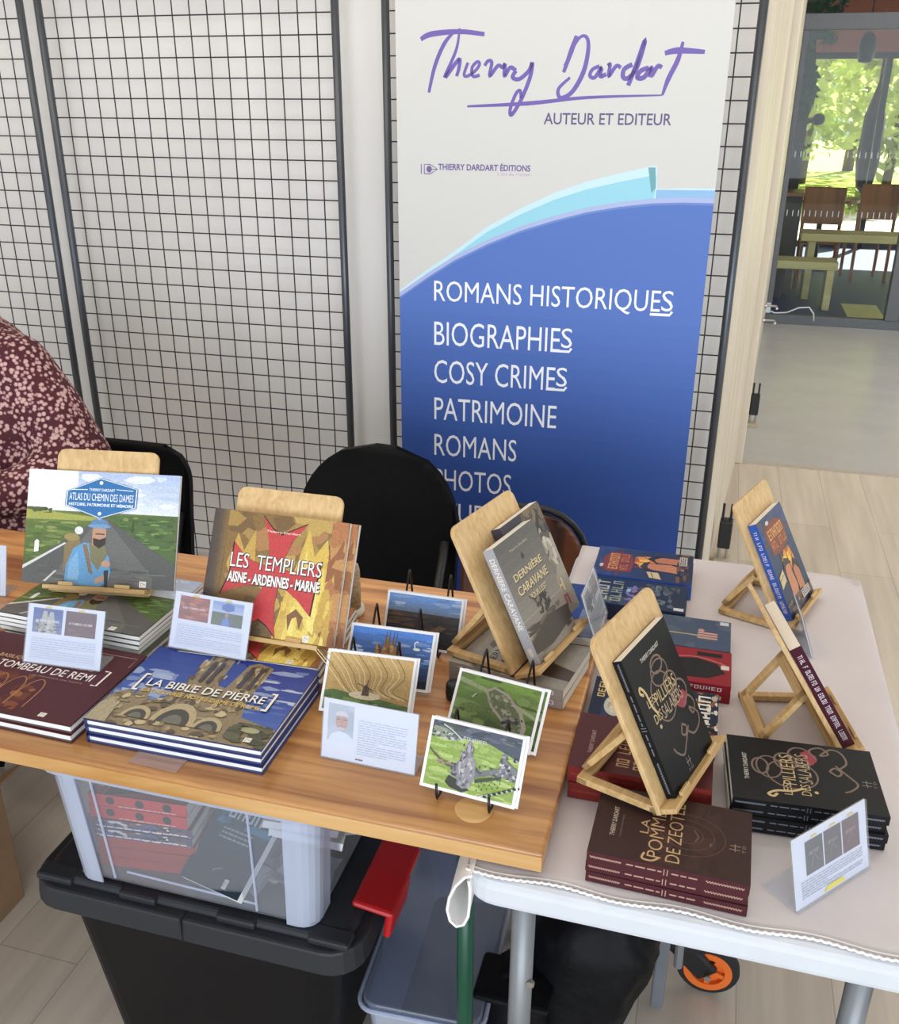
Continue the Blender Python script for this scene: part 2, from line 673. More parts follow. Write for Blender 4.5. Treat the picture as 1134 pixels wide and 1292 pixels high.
# glazed door at the end of the hall
door = structure(MB().box(0.39, 4, 8.36, 8.44, 0, 0.075).box(0.39, 4, 8.36, 8.44, 2.19, 2.30).box(0.39, 0.43, 8.36, 8.44, 0.075, 2.19)
                 .box(1.31, 1.415, 8.35, 8.45, 0.075, 2.19).box(1.435, 1.54, 8.35, 8.45, 0.075, 2.19).box(2.5, 2.6, 8.35, 8.45, 0.075, 2.19)
                 .box(0.39, 4, 8.36, 8.44, 3.1, 3.25).box(1.38, 1.46, 8.36, 8.44, 2.30, 3.1).build('door_1', M_frame, bevel=0.004))
MB().box(0.43, 1.31, 8.398, 8.404, 0.075, 2.19).box(1.54, 2.5, 8.398, 8.404, 0.075, 2.19).box(2.6, 4, 8.398, 8.404, 0.075, 2.19).box(0.39, 1.38, 8.398, 8.404, 2.30, 3.1).box(1.46, 4, 8.398, 8.404, 2.30, 3.1).build('door_pane', M_glass, door)
mk = MB()
for zc in (0.86, 1.30):
    for i in range(20):
        mk.box(0.45 + i * 0.043, 0.455 + i * 0.043, 8.3945, 8.3965, zc, zc + 0.045)
mk.build('safety_marking', mat('etched_marking', '#dfe3e2', 0.6, noise=0.02), door)

# lounge beyond: glazed garden front with dark posts
wf = MB()
for x in (-1.2, -0.2, 0.75, 1.62, 2.62, 3.6):
    wf.box(x, x + 0.07, 13.5, 13.58, 0, 2.2)
wf.box(-2, 5, 13.5, 13.58, 2.2, 2.27).box(-2, 5, 13.5, 13.58, 0, 0.07)
win = structure(wf.build('window_1', mat('dark_post', '#2b2723', 0.5, noise=0.1)))
structure(MB().box(-2, 5, 13.5, 13.6, 2.27, 3.05).build('wall_lounge_lintel', mat('rust_red_timber', '#b4603c', 0.6, noise=0.12)))
structure(MB().box(-2.0, 0.62, 10.6, 10.75, 0, 3.05).build('wall_lounge', mat('dark_lounge_wall', '#3a2f2a', 0.7, noise=0.1)))

# garden
structure(MB().box(-6, 12, 13.6, 18.2, -0.1, -0.03).build('floor_terrace', mat('pale_paving', '#d9d2c2', 0.8, noise=0.06, nscale=3)))
structure(MB().box(-25, 35, 18.2, 60, -0.12, -0.04).build('ground_lawn', mat('sunlit_lawn', '#b9c65a', 0.9, noise=0.25, nscale=1.5)))


def mat_leaf(name, col):
    m = bpy.data.materials.new(name)
    nt, b = nodes_of(m)
    b.inputs['Base Color'].default_value = (*lin(col), 1)
    b.inputs['Roughness'].default_value = 0.5
    tl = nt.nodes.new('ShaderNodeBsdfTranslucent')
    tl.inputs['Color'].default_value = (*lin(col), 1)
    mx = nt.nodes.new('ShaderNodeMixShader')
    oi = nt.nodes.new('ShaderNodeTexCoord')
    n = nt.nodes.new('ShaderNodeTexNoise')
    n.inputs['Scale'].default_value = 1.3
    nt.links.new(oi.outputs['Object'], n.inputs['Vector'])
    hs = nt.nodes.new('ShaderNodeHueSaturation')
    hs.inputs['Color'].default_value = (*lin(col), 1)
    mr = nt.nodes.new('ShaderNodeMapRange')
    mr.inputs['From Min'].default_value = 0.3
    mr.inputs['From Max'].default_value = 0.7
    mr.inputs['To Min'].default_value = 0.4
    mr.inputs['To Max'].default_value = 1.25
    nt.links.new(n.outputs['Fac'], mr.inputs['Value'])
    nt.links.new(mr.outputs['Result'], hs.inputs['Value'])
    nt.links.new(hs.outputs['Color'], b.inputs['Base Color'])
    nt.links.new(hs.outputs['Color'], tl.inputs['Color'])
    mx.inputs[0].default_value = 0.5
    nt.links.new(b.outputs[0], mx.inputs[1])
    nt.links.new(tl.outputs[0], mx.inputs[2])
    nt.links.new(mx.outputs[0], nt.nodes['Material Output'].inputs['Surface'])
    return m


M_leafs = [mat_leaf('yellow_green_leaves', '#dde69c'), mat_leaf('fresh_green_leaves', '#bccf7c'), mat_leaf('deep_green_leaves', '#86a848')]
M_bark = mat('bark', '#5b4a3a', 0.9, noise=0.25, bump=0.4, bscale=30)


def crown(n, c, r, leaf, seed):
    rg = random.Random(seed)
    mb = MB()
    for _ in range(n):
        while True:
            p = Vector((rg.uniform(-1, 1), rg.uniform(-1, 1), rg.uniform(-1, 1)))
            if 0.35 < p.length < 1:
                break
        p = Vector((c[0] + p.x * r[0], c[1] + p.y * r[1], c[2] + p.z * r[2]))
        q = Euler((rg.uniform(0, 6), rg.uniform(0, 6), rg.uniform(0, 6))).to_matrix()
        s = leaf * rg.uniform(.6, 1.3)
        mb.add([p + q @ Vector(v) * s for v in ((0, -1, 0), (.5, 0, .1), (0, 1, 0), (-.5, 0, .1))], [(0, 1, 2, 3)])
    return mb


TREES = [(0.2, 21.0, 1, 0, 'yellow-green tree at the left of the garden view behind the glass'), (3.0, 22.0, 1, 0, 'yellow-green tree at the middle of the garden view behind the glass'),
         (6.0, 22.5, 1.05, 1, 'green tree at the right of the garden view behind the glass'), (-3.2, 22, 1.1, 1, 'green tree farthest left in the garden'),
         (1.6, 25.8, 1.15, 0, 'taller yellow-green tree in the second row of the garden'), (4.9, 26.8, 1.2, 1, 'green tree in the second row at the right of the garden'), (3.2, 31.5, 1.6, 2, 'deep green tree at the very back of the garden')]
for i, (x, y, s, k, lab) in enumerate(TREES):
    t = thing('tree', lab, 'tree', (x, y, -0.05), group='garden trees')
    MB().tube([(0, 0, 0), (.05, 0, 1.2 * s), (0, .1, 2.6 * s)], [.10 * s, .08 * s, .05 * s]).build('trunk', M_bark, t, smooth=True)
    crown(2200, (0, 0, 3.0 * s), (1.45 * s, 1.25 * s, 2.6 * s), .15, i).build('foliage', M_leafs[k], t)
t = thing('flower_bed', 'low pink and purple flower bed at the far edge of the terrace', 'flower bed', (3.4, 18.9, -0.04))
crown(700, (0, 0, .16), (3.4, .35, .2), .07, 31).build('foliage', M_leafs[1], t)
crown(260, (0, 0, .24), (3.3, .35, .2), .06, 32).build('blossom', mat_leaf('pink_blossom', '#b07aa8'), t)

# closed garden parasol, dark pole
t = thing('closed_parasol', 'dark closed parasol standing on the terrace behind the glass', 'parasol', (1.72, 14.6, -0.03))
MB().lathe([(.25, 0), (.25, .06), (.05, .09)], 16).build('base', M_black, t, smooth=True)
MB().tube([(0, 0, .05), (0, 0, 2.5)], .022).build('pole', M_black, t)
MB().lathe([(.03, .62), (.1, .7), (.15, 1.0), (.13, 1.6), (.06, 1.85), (.02, 2.0)], 10).build('canopy', mat('dark_parasol_cloth', '#2d2a2b', 0.9, noise=0.15), t)

# lounge furniture seen through the glass
M_dkwood = mat_wood('warm_chair_wood', '#7a4a22', '#a86c35', 'z', 18, 0.4)
M_pinewd = mat_wood('light_bench_wood', '#cdbb78', '#e2d49a', 'x', 14, 0.5)


def bench(name, label, loc, lx, ly, h):
    t = thing(name, label, 'bench', loc)
    MB().box(-lx / 2, lx / 2, -ly / 2, ly / 2, h - .07, h).build('seat', M_pinewd, t, bevel=.006)
    for sx in (-1, 1):
        MB().box(sx * lx * .42 - .03, sx * lx * .42 + .03, -ly / 2 + .03, ly / 2 - .03, 0, h - .07).build('leg', M_pinewd, t)


bench('wooden_bench', 'long pale wooden bench behind the glass door', (1.32, 9.75, 0), 1.3, .38, .60)
bench('low_bench', 'low pale wooden bench nearer the glass door', (0.66, 9.2, 0), .62, .3, .42)
t = thing('floor_light_patch', 'painted patch of pale yellow light on the dark blue floor right behind the glass door', 'mat', (1.22, 8.95, 0))  # thin pale slab imitates a yellow patch of light on the floor
MB().box(-.14, .16, -.36, .45, 0, .012).build('patch_surface', mat('yellow_light_patch', '#e3dc92', 0.8, noise=0.06), t)


def lounge_chair(loc, rz, label):
    t = thing('wooden_chair', label, 'chair', loc, (0, 0, rz), 'lounge chairs')
    MB().box(-.2, .2, -.2, .2, .43, .46).build('seat', M_dkwood, t, bevel=.01)
    MB().box(-.19, .19, .17, .2, .62, .96).build('backrest', M_dkwood, t, bevel=.012)
    for sx in (-1, 1):
        MB().tube([(sx * .17, -.17, 0), (sx * .17, -.17, .44)], .017).build('leg', M_dkwood, t)
        MB().tube([(sx * .17, .2, 0), (sx * .17, .185, .7)], .017).build('leg', M_dkwood, t)


lounge_chair((0.90, 10.38, 0), R(172), 'brown wooden chair at the left behind the glass door')
lounge_chair((1.42, 11.0, 0), R(190), 'brown wooden chair in the middle of the lounge behind the glass')
t = thing('lounge_table', 'dark round table between the wooden chairs of the lounge', 'table', (0.98, 11.6, 0))
MB().lathe([(.38, .72), (.38, .75)], 24).build('tabletop', M_dkwood, t)
MB().tube([(0, 0, .02), (0, 0, .72)], .03).build('leg', M_black, t)
MB().lathe([(.2, 0), (.2, .02)], 20).build('base', M_black, t)
t = thing('pendant_lamp', 'dark round pendant lamp hanging behind the upper part of the glass', 'lamp', (1.09, 10.7, 2.15))
MB().lathe([(.02, -.1), (.065, -.09), (.08, 0), (.075, .1), (.04, .15), (.012, .17)], 20).build('lamp_shade', M_black, t, smooth=True)
MB().tube([(0, 0, .16), (0, 0, .9)], .006).build('cord', M_black, t)
t = thing('wall_lamp', 'dark bracket lamp with a round knob at the left behind the glass', 'lamp', (0.42, 8.85, 1.52))
MB().box(-.07, -.03, -.05, .05, -.1, .12).build('bracket', M_black, t)
MB().tube([(-.05, 0, 0), (.1, 0, .03), (.17, 0, .05)], .02).build('arm', M_black, t)
MB().lathe([(.01, -.045), (.04, -.03), (.05, 0), (.04, .03), (.01, .045)], 16, c=(.2, 0, .05)).build('lamp_head', M_black, t, smooth=True)
t = thing('dark_cabinet', 'dark cabinet at the left edge behind the glass door', 'cabinet', (0.49, 10.05, 0))
MB().box(-.14, .16, -.25, .25, 0, .9).build('body', mat('dark_cabinet_wood', '#2c211b', 0.5, noise=0.15), t, bevel=.006)
MB().box(-.15, .17, -.26, .26, .9, .93).build('top', M_dkwood, t)
t = thing('hanging_plant', 'dark green trailing plant hanging above the glass door at left', 'plant', (0.55, 8.9, 2.75))
MB().lathe([(.07, 0), (.1, .13), (.1, .14)], 16).build('pot', M_black, t)
MB().tube([(0, 0, .02), (0, 0, .3)], .004).build('hanger', M_wire, t)
crown(420, (0.02, 0, -.25), (.16, .16, .45), .045, 77).build('foliage', mat_leaf('dark_plant_leaves', '#2f5b33'), t)
t = thing('potted_shrub', 'dark leafy shrub at the left inside the glass door', 'plant', (0.455, 9.57, 0))
MB().lathe([(.1, 0), (.13, .3), (.13, .32)], 16).build('pot', M_black, t)
MB().tube([(0, 0, .3), (0.02, 0, 1.7)], .015).build('stem', M_bark, t)
crown(500, (.02, 0, 1.85), (.14, .16, .36), .05, 78).build('foliage', mat_leaf('dark_shrub_leaves', '#2b4a2c'), t)

# door hardware on the folding partition


def bolt(loc, label, s=1.0):
    t = thing('floor_bolt', label, 'door bolt', loc, (0, 0, R(-4)), 'partition bolts')
    MB().box(-.035, .03, -.04, .04, 0, .022).build('keeper', mat('beige_keeper', '#b3a892', 0.5, noise=.05), t, bevel=.003)
    MB().box(-.026, .022, -.028, .028, .07, .185).build('housing', M_black, t, bevel=.006)
    for dx in (-.018, .012):
        MB().tube([(dx, 0, .02), (dx, 0, .07)], .006).build('pin', M_chrome, t)
        MB().tube([(dx, 0, .185), (dx, 0, .25)], .005).build('rod', M_black, t)


bolt((0.128, 3.56, 0), 'black floor bolt standing just behind the white table')
bolt((0.262, 5.42, 0), 'black floor bolt farther back on the hall wall')


def handle(loc, label):
    t = thing('lever_handle', label, 'door handle', loc, group='partition handles')
    MB().lathe([(.02, 0), (.02, .01)], 16, axis='x').build('rose', M_chrome, t)
    MB().tube([(0, 0, 0), (.07, 0, 0), (.075, -.01, 0), (.075, -.09, 0)], .008).build('lever', M_chrome, t)


handle((0.315, 6.95, 0.40), 'upper of the two metal levers low on the hall wall')
handle((0.315, 6.95, 0.30), 'lower of the two metal levers low on the hall wall')
t = thing('white_cable', 'thin white cable with a plug along the foot of the glass door', 'cable', (0.40, 8.30, 0.02))
MB().tube([(0, 0, .10), (.06, 0, .08), (.15, -.01, .09), (.24, -.01, .135), (.32, 0, .14), (.36, 0, .09), (.37, .01, .03)], .006).build('cord', M_white, t, smooth=True)
MB().box(-.02, .02, -.015, .015, .08, .16).build('plug', M_white, t, bevel=.004)

# ------------------------------------------------------------------ grid panels


def grid_panel(x0, x1, label):
    t = thing('grid_panel', label, 'display panel', ((x0 + x1) / 2, 2.88, 0), group='wire grid panels')
    w = (x1 - x0) / 2
    fr = MB()
    for x in (-w, w):
        fr.tube([(x, 0, 0.02), (x, 0, 2.05)], .0122, 10)
    fr.tube([(-w, 0, 2.05), (w, 0, 2.05)], .0122, 10).tube([(-w, 0, .06), (w, 0, .06)], .0122, 10)
    fr.build('frame', M_tube, t, smooth=True)
    g = MB()
    n = int(round((2 * w) / .0577))
    for i in range(1, n):
        x = -w + 2 * w * i / n
        g.tube([(x, 0, .06), (x, 0, 2.05)], .0021, 5)
    for j in range(1, 35):
        z = .06 + j * .0577
        g.tube([(-w, .004, z), (w, .004, z)], .0021, 5)
    g.build('wire_mesh', M_mesh, t)
    for x in (-w, w):
        MB().box(x - .018, x + .018, -.05, .07, 0, .025).build('foot', M_tube, t, bevel=.004)


grid_panel(-3.24, -2.212, 'leftmost dark wire grid panel, cut by the left edge of the photo')
grid_panel(-2.1455, -1.1537, 'dark wire grid panel between the left panel and the blue banner')
grid_panel(-1.0, 0.029, 'dark wire grid panel behind the blue and white banner')

# ------------------------------------------------------------------ roll-up banner
bn = thing('rollup_banner', 'tall blue and white roll-up banner with a purple signature and list of book genres', 'banner', (-0.468, 2.677, 0), (0, 0, R(2.2)))
b = MB()
K = .858
A = Art(b, -0.5 * K, 0.08, K, 1.9575, 0.0)


def BP(pts):
    return [(x + 0.545 + 0.5, (1.66 - (1.66 - z) * K - .08) / 1.9575) for x, z in pts]


b.box(-0.5 * K, 0.5 * K, .08, 2.0375, -0.002, 0, 0, lin('#cdccc9'))
A.rect(0, 0, 1, 1, '#cdcdca')
cy = BP([(-1.045, 1.083), (-0.944, 1.158), (-0.876, 1.203), (-0.744, 1.301), (-0.638, 1.36), (-0.535, 1.408), (-0.435, 1.444), (-0.336, 1.47), (-0.239, 1.493), (-0.224, 1.496), (-0.218, 1.427), (-0.13, 1.432), (-0.045, 1.432)])
A.poly(cy + BP([(-.045, 1.3), (-1.045, 1.02)]), '#c3e2ee')
A.poly([(x, y - .004 - .008 * min(1, max(0, i / 8))) for i, (x, y) in enumerate(cy[:10])] + BP([(-0.222, 1.44), (-0.226, 1.38), (-.6, 1.2)]), '#93cfe2')
A.poly(BP([(-0.250, 1.489), (-0.228, 1.490), (-0.222, 1.43), (-0.234, 1.415)]), '#6ba3ad')
A.poly(BP([(-.22, 1.425), (-.045, 1.427), (-.045, 1.36), (-.22, 1.36)]), '#8cb7e0')
bl = [(-1.045, 1.075), (-1.008, 1.101), (-0.944, 1.146), (-0.854, 1.204), (-0.743, 1.26), (-0.636, 1.305), (-0.532, 1.339), (-0.43, 1.367), (-0.33, 1.386), (-0.231, 1.399), (-0.134, 1.404), (-0.045, 1.404)]
V1 = BP([(0, 1.0)])[0][1]
A.strip(BP(bl), V1, '#a8b4dd')
A.strip(BP([(x, z - .014) for x, z in bl]), V1, '#6684c8')
A.strip(BP([(x, z - .021) for x, z in bl]), V1, '#4d70bd')
A.grad(0, 0, 1, BP([(0, 1.054)])[0][1], '#0a2f80', '#4d70bd', 30)
PUR = '#6a58a6'
ST = [([(-0.965, 1.846), (-0.931, 1.86), (-0.843, 1.866), (-0.766, 1.858)], (.012, .016, .014, .012)),
      ([(-0.853, 1.871), (-0.889, 1.836), (-0.92, 1.773), (-0.94, 1.697)], (.006, .012, .012, .009)),
      ([(-0.843, 1.875), (-0.853, 1.817), (-0.889, 1.74), (-0.857, 1.777), (-0.842, 1.79), (-0.845, 1.763), (-0.852, 1.743)], (.006, .012, .012, .01)),
      ([(-0.816, 1.781), (-0.828, 1.749), (-0.818, 1.743), (-0.793, 1.758), (-0.78, 1.776), (-0.787, 1.783), (-0.803, 1.767), (-0.8, 1.743), (-0.779, 1.746)], (.009, .01)),
      ([(-0.764, 1.772), (-0.754, 1.785), (-0.742, 1.781), (-0.748, 1.743), (-0.723, 1.772), (-0.708, 1.767), (-0.701, 1.776), (-0.702, 1.743), (-0.685, 1.767), (-0.667, 1.758)], (.01, .012)),
      ([(-0.667, 1.758), (-0.677, 1.74), (-0.656, 1.735), (-0.627, 1.758), (-0.618, 1.78), (-0.623, 1.74), (-0.649, 1.676), (-0.677, 1.634), (-0.681, 1.653), (-0.665, 1.694), (-0.652, 1.703), (-0.649, 1.681)], (.012, .012, .009)),
      ([(-0.488, 1.851), (-0.501, 1.814), (-0.522, 1.753)], (.012, .015, .01)),
      ([(-0.521, 1.771), (-0.483, 1.842), (-0.459, 1.847), (-0.452, 1.814), (-0.463, 1.753), (-0.494, 1.699), (-0.528, 1.683), (-0.535, 1.708), (-0.502, 1.739)], (.006, .01, .014, .012, .008)),
      ([(-0.416, 1.77), (-0.436, 1.761), (-0.443, 1.744), (-0.428, 1.739), (-0.41, 1.766), (-0.412, 1.742), (-0.395, 1.748)], (.01, .012)),
      ([(-0.391, 1.77), (-0.385, 1.774), (-0.387, 1.742), (-0.367, 1.77), (-0.353, 1.765)], (.011, .011)),
      ([(-0.32, 1.774), (-0.343, 1.761), (-0.344, 1.739), (-0.327, 1.739), (-0.305, 1.769), (-0.288, 1.84), (-0.31, 1.769), (-0.328, 1.717)], (.013, .013)),
      ([(-0.272, 1.765), (-0.295, 1.756), (-0.303, 1.739), (-0.284, 1.739), (-0.263, 1.765), (-0.265, 1.739)], (.013, .014)),
      ([(-0.261, 1.743), (-0.246, 1.769), (-0.234, 1.765)], (.012, .012)),
      ([(-0.18, 1.833), (-0.19, 1.786), (-0.213, 1.734), (-0.226, 1.691)], (.008, .014, .014, .007)),
      ([(-0.229, 1.803), (-0.192, 1.81), (-0.116, 1.806)], (.012, .018, .011)),
      ([(-0.817, 1.658), (-0.628, 1.667), (-0.449, 1.684), (-0.226, 1.691)], (.006, .012, .009, .004))]
for pts, w_ in ST:
    A.stroke(BP(pts), [q * K for q in w_], PUR)


def bt(s, xa, xb, za, zb, col, bold=0.0):
    (u0, v0), (u1, v1) = BP([(xa, za), (xb, zb)])
    A.text(s, u0, v0, u1, v1, col, bold=bold)


bt('AUTEUR ET EDITEUR', -.576, -.193, 1.608, 1.641, '#5b4f7e', .012)
bt('THIERRY DARDART \u00c9DITIONS', -.910, -.612, 1.470, 1.494, '#6c5a92', .03)
bt("L'art du roman", -.716, -.612, 1.457, 1.467, '#c58ac0')
A.stroke(BP([(-.966, 1.457), (-.966, 1.487)]), .0026, '#6c5a92')
A.stroke(BP([(-.956, 1.458), (-.956, 1.486), (-.936, 1.486), (-.912, 1.472), (-.936, 1.458), (-.956, 1.458)]), .0026, '#6c5a92', False)
A.ell(*BP([(-.940, 1.472)])[0], .009, .0045, '#6c5a92')
A.stroke(BP([(-.940, 1.472), (-.914, 1.472)]), .002, '#6c5a92')
WH = '#f2f4fa'
for s, xb, z0, z1 in (('ROMANS HISTORIQUES', -.137, 1.040, 1.121), ('BIOGRAPHIES', -.452, .902, .984), ('COSY CRIMES', -.462, .769, .851), ('PATRIMOINE', -.491, .635, .717), ('ROMANS', -.626, .501, .582), ('PHOTOS', -.641, .370, .450), ('ETUDES', -.641, .242, .320)):
    if s.endswith('ES') and z0 > .7:
        # the foot of the E runs on under a raised S
        bt(s[:-1], -.924, xb - .040, z0, z1, WH, -.002)
        bt('S', xb - .036, xb, z0 + .016, z1, WH, -.002)
        A.stroke(BP([(xb - .07, z0 + .0045), (xb - .008, z0 + .0045), (xb - .001, z0 + .016)]), .0073, WH, False)
    else:
        bt(s, -.924, xb, z0, z1, WH, -.002)
b.build('printed_sheet', M_banner, bn, rot=(R(90), 0, 0))
MB().box(-.44, .44, -.085, .085, 0, .08).build('cassette_base', mat('silver_cassette', '#b9bcc0', .35, metal=.7, noise=.04), bn, bevel=.02)
MB().box(-.434, .434, -.012, .012, 2.034, 2.06).build('top_rail', M_chrome, bn, bevel=.006)
MB().tube([(0, .03, .075), (0, .02, 2.04)], .011).build('support_pole', M_chrome, bn)

# ------------------------------------------------------------------ tables
M_tabwood = mat_wood('varnished_pine', '#97592a', '#dba15f', 'x', 42, 0.36, coat=0.35, plank=0.113)
M_tabedge = mat_wood('worn_pine_edge', '#b98546', '#dcb47c', 'x', 30, 0.5)
wt = thing('beer_table', 'varnished wooden folding table with green legs and the photo books on it', 'table', (-1.25, 1.285, 0))
tb = MB()
tb.box(-1.1, 1.112, -.335, .337, .747, .775)
tb.build('tabletop', M_tabwood, wt, bevel=.004, segs=2)
MB().box(-1.099, 1.111, -.3385, -.3345, .7485, .7715).build('front_edge', M_tabedge, wt, bevel=.0012)
MB().box(-1.09, 1.10, -.327, .329, .7435, .7475).build('edge_batten', M_tabedge, wt)
for x in (-.9, .935):
    MB().box(x - .035, x + .035, -.30, .30, .715, .7435).build('cross_batten', M_tabedge, wt, bevel=.004)
    for y in (-.22, .25):
        MB().tube([(x + .05, y, 0), (x + .045, y, .70)], .0135, 12).build('leg', M_green, wt, smooth=True)
    MB().tube([(x + .05, -.22, .66), (x + .05, .25, .66)], .011, 10).build('stretcher', M_green, wt)
    MB().tube([(x - .30, .20, .735), (x + .05, .20, .42)], .008, 8).build('brace', M_green, wt)
    MB().box(x + .01, x + .09, -.25, .28, .69, .717).build('hinge_bracket', M_green, wt, bevel=.006)
t = thing('wood_knot_disc', 'small pale wooden disc lying at the front edge of the wooden table', 'disc', (-.245, 1.008, .7752))
MB().lathe([(.026, 0), (.026, .0015), (.022, .002)], 24).build('disc', M_tabedge, t)

WX0, WX1, WY0, WY1 = -.245, .345, .928, 1.975


def rounded(x0, x1, y0, y1, r, n=6):
    out = []
    for cx, cy_, a in ((x1 - r, y0 + r, -90), (x1 - r, y1 - r, 0), (x0 + r, y1 - r, 90), (x0 + r, y0 + r, 180)):
        for i in range(n + 1):
            q = R(a + 90 * i / n)
            out.append((cx + r * math.cos(q), cy_ + r * math.sin(q)))
    return out


ft = thing('folding_table', 'white plastic folding table with grey legs under the cloth', 'table', (0, 0, 0))
MB().prism(rounded(WX0, WX1, WY0, WY1, .05), .688, .732).build('tabletop', M_white, ft, bevel=.012, segs=3)
for (x, y) in ((-.168, 1.0), (.272, 1.0), (-.168, 1.88), (.272, 1.88)):
    MB().tube([(x, y, 0.012), (x, y, .69)], .017, 14).build('leg', M_steel, ft, smooth=True)
    MB().lathe([(.02, 0), (.02, .03)], 14, c=(x, y, 0)).build('foot_cap', M_rubber, ft)
for y in (1.0, 1.88):
    MB().tube([(-.168, y, .52), (.272, y, .52)] if y > 1.5 else [(-.168, y, .672), (.272, y, .672)], .011, 10).build('stretcher', M_steel, ft)
MB().lathe([(.006, 0), (.006, .006), (.003, .008)], 10, axis='y', c=(-.152, .985, .50)).build('rivet', M_chrome, ft)

M_cloth = mat('cream_tablecloth', '#d2cacb', 0.85, noise=0.04, nscale=6, bump=0.12, bscale=25)
cl = MB()
nx, ny = 40, 60


def cz(x, y):
    return .7335 + .0012 * (1 + math.sin(9 * x + 3 * y) * math.cos(7 * y - 4 * x)) / 2


X0c, X1c, Y0c, Y1c = -.238, .352, .944, 1.985
xs = [X0c + (X1c - X0c) * i / nx for i in range(nx + 1)]
prof = [(x, 0.0) for x in xs] + [(X1c + .006, -.006), (X1c + .012, -.04), (X1c + .016, -.09), (X1c + .012, -.14)]
vs, fs = [], []
NY = ny + 4
for j in range(NY):
    if j < ny + 1:
        y, dz = Y0c + (Y1c - Y0c) * j / ny, 0
    else:
        y, dz = Y1c + .004 * (j - ny) + .003, (-.006, -.05, -.10)[j - ny - 1]
    for (x, d) in prof:
        yy = y + (.0035 * math.sin(x * 40) if j == 0 else 0)
        z = cz(x, yy) + min(d, 0) + dz
        # rounded corner at the back right
        qx = max(0, x - (X1c - .05))
        qy = max(0, y - (Y1c - .05))
        q = math.hypot(qx, qy)
        if qx > 0 and qy > 0 and q > .05 and d == 0 and dz == 0:
            k = .05 / q
            x2, y2 = X1c - .05 + qx * k, Y1c - .05 + qy * k
            vs.append((x2, y2, z - (q - .05) * .9))
            continue
        wob = .006 * math.sin(yy * 22 + x) if d < -.02 else 0
        vs.append((x + wob, yy, z))
k = len(prof)
for j in range(NY - 1):
    for i in range(k - 1):
        fs.append((j * k + i, j * k + i + 1, (j + 1) * k + i + 1, (j + 1) * k + i))
cloth = thing('tablecloth', 'cream tablecloth with a scalloped lace hem on the white folding table', 'tablecloth', (0, 0, 0))
cl.add(vs, fs)
co = cl.build('cloth', M_cloth, cloth, smooth=True)
so = co.modifiers.new('thickness', 'SOLIDIFY')
so.thickness = .001
so.offset = 1
M_lace = mat('white_lace', '#f4f1ee', 0.9, noise=0.04)
lc = MB()
n = 64
pts = []
for i in range(n * 4 + 1):
    x = X0c + (X1c - X0c) * i / (n * 4)
    pts.append((x, Y0c + .0035 * math.sin(x * 40) - .0022 - .0022 * abs(math.sin(PI * i / 4)), .7353))
lc.tube(pts, .0019, 5)
lc.tube([(x, y + .006, z) for x, y, z in pts[::4]], .0012, 5)
lc.build('lace_hem', M_lace, cloth, smooth=True)
# loop of cloth hanging at the front left corner
vs, fs = [], []
lp = [(-.226, .736), (-.236, .731), (-.249, .712), (-.257, .690), (-.260, .668), (-.256, .650), (-.247, .642), (-.237, .648), (-.231, .664), (-.229, .690), (-.229, .712), (-.231, .726)]
for yj in (0, .012, .03, .06, .09):
    for (x, z) in lp:
        vs.append((x + .0 - yj * .05, .930 + yj, z + yj * .10))
for j in range(4):
    for i in range(len(lp) - 1):
        a = j * len(lp) + i
        fs.append((a, a + 1, a + len(lp) + 1, a + len(lp)))
lo = MB().add(vs, fs).build('hanging_fold', M_lace, cloth, smooth=True)
s_ = lo.modifiers.new('round', 'SUBSURF')
s_.levels = s_.render_levels = 2
s_ = lo.modifiers.new('thickness', 'SOLIDIFY')
s_.thickness = .0016
MB().tube([(x, .9295, z) for x, z in lp], .0022, 6).build('fold_hem', M_lace, cloth, smooth=True)
# ------------------------------------------------------------------ cover artwork (unit coordinates of the front cover)
AUTH = 'Thierry Dardart'


def mini_mark(A, x, y, s, col='#e8e2d8'):
    A.rect(x - s * .5, y - s * .6, x + s * .5, y + s * .6, col)
    A.stroke([(x - s * .25, y - s * .3), (x - s * .25, y + s * .3), (x + s * .3, y)], .0008, '#4a4440', False)


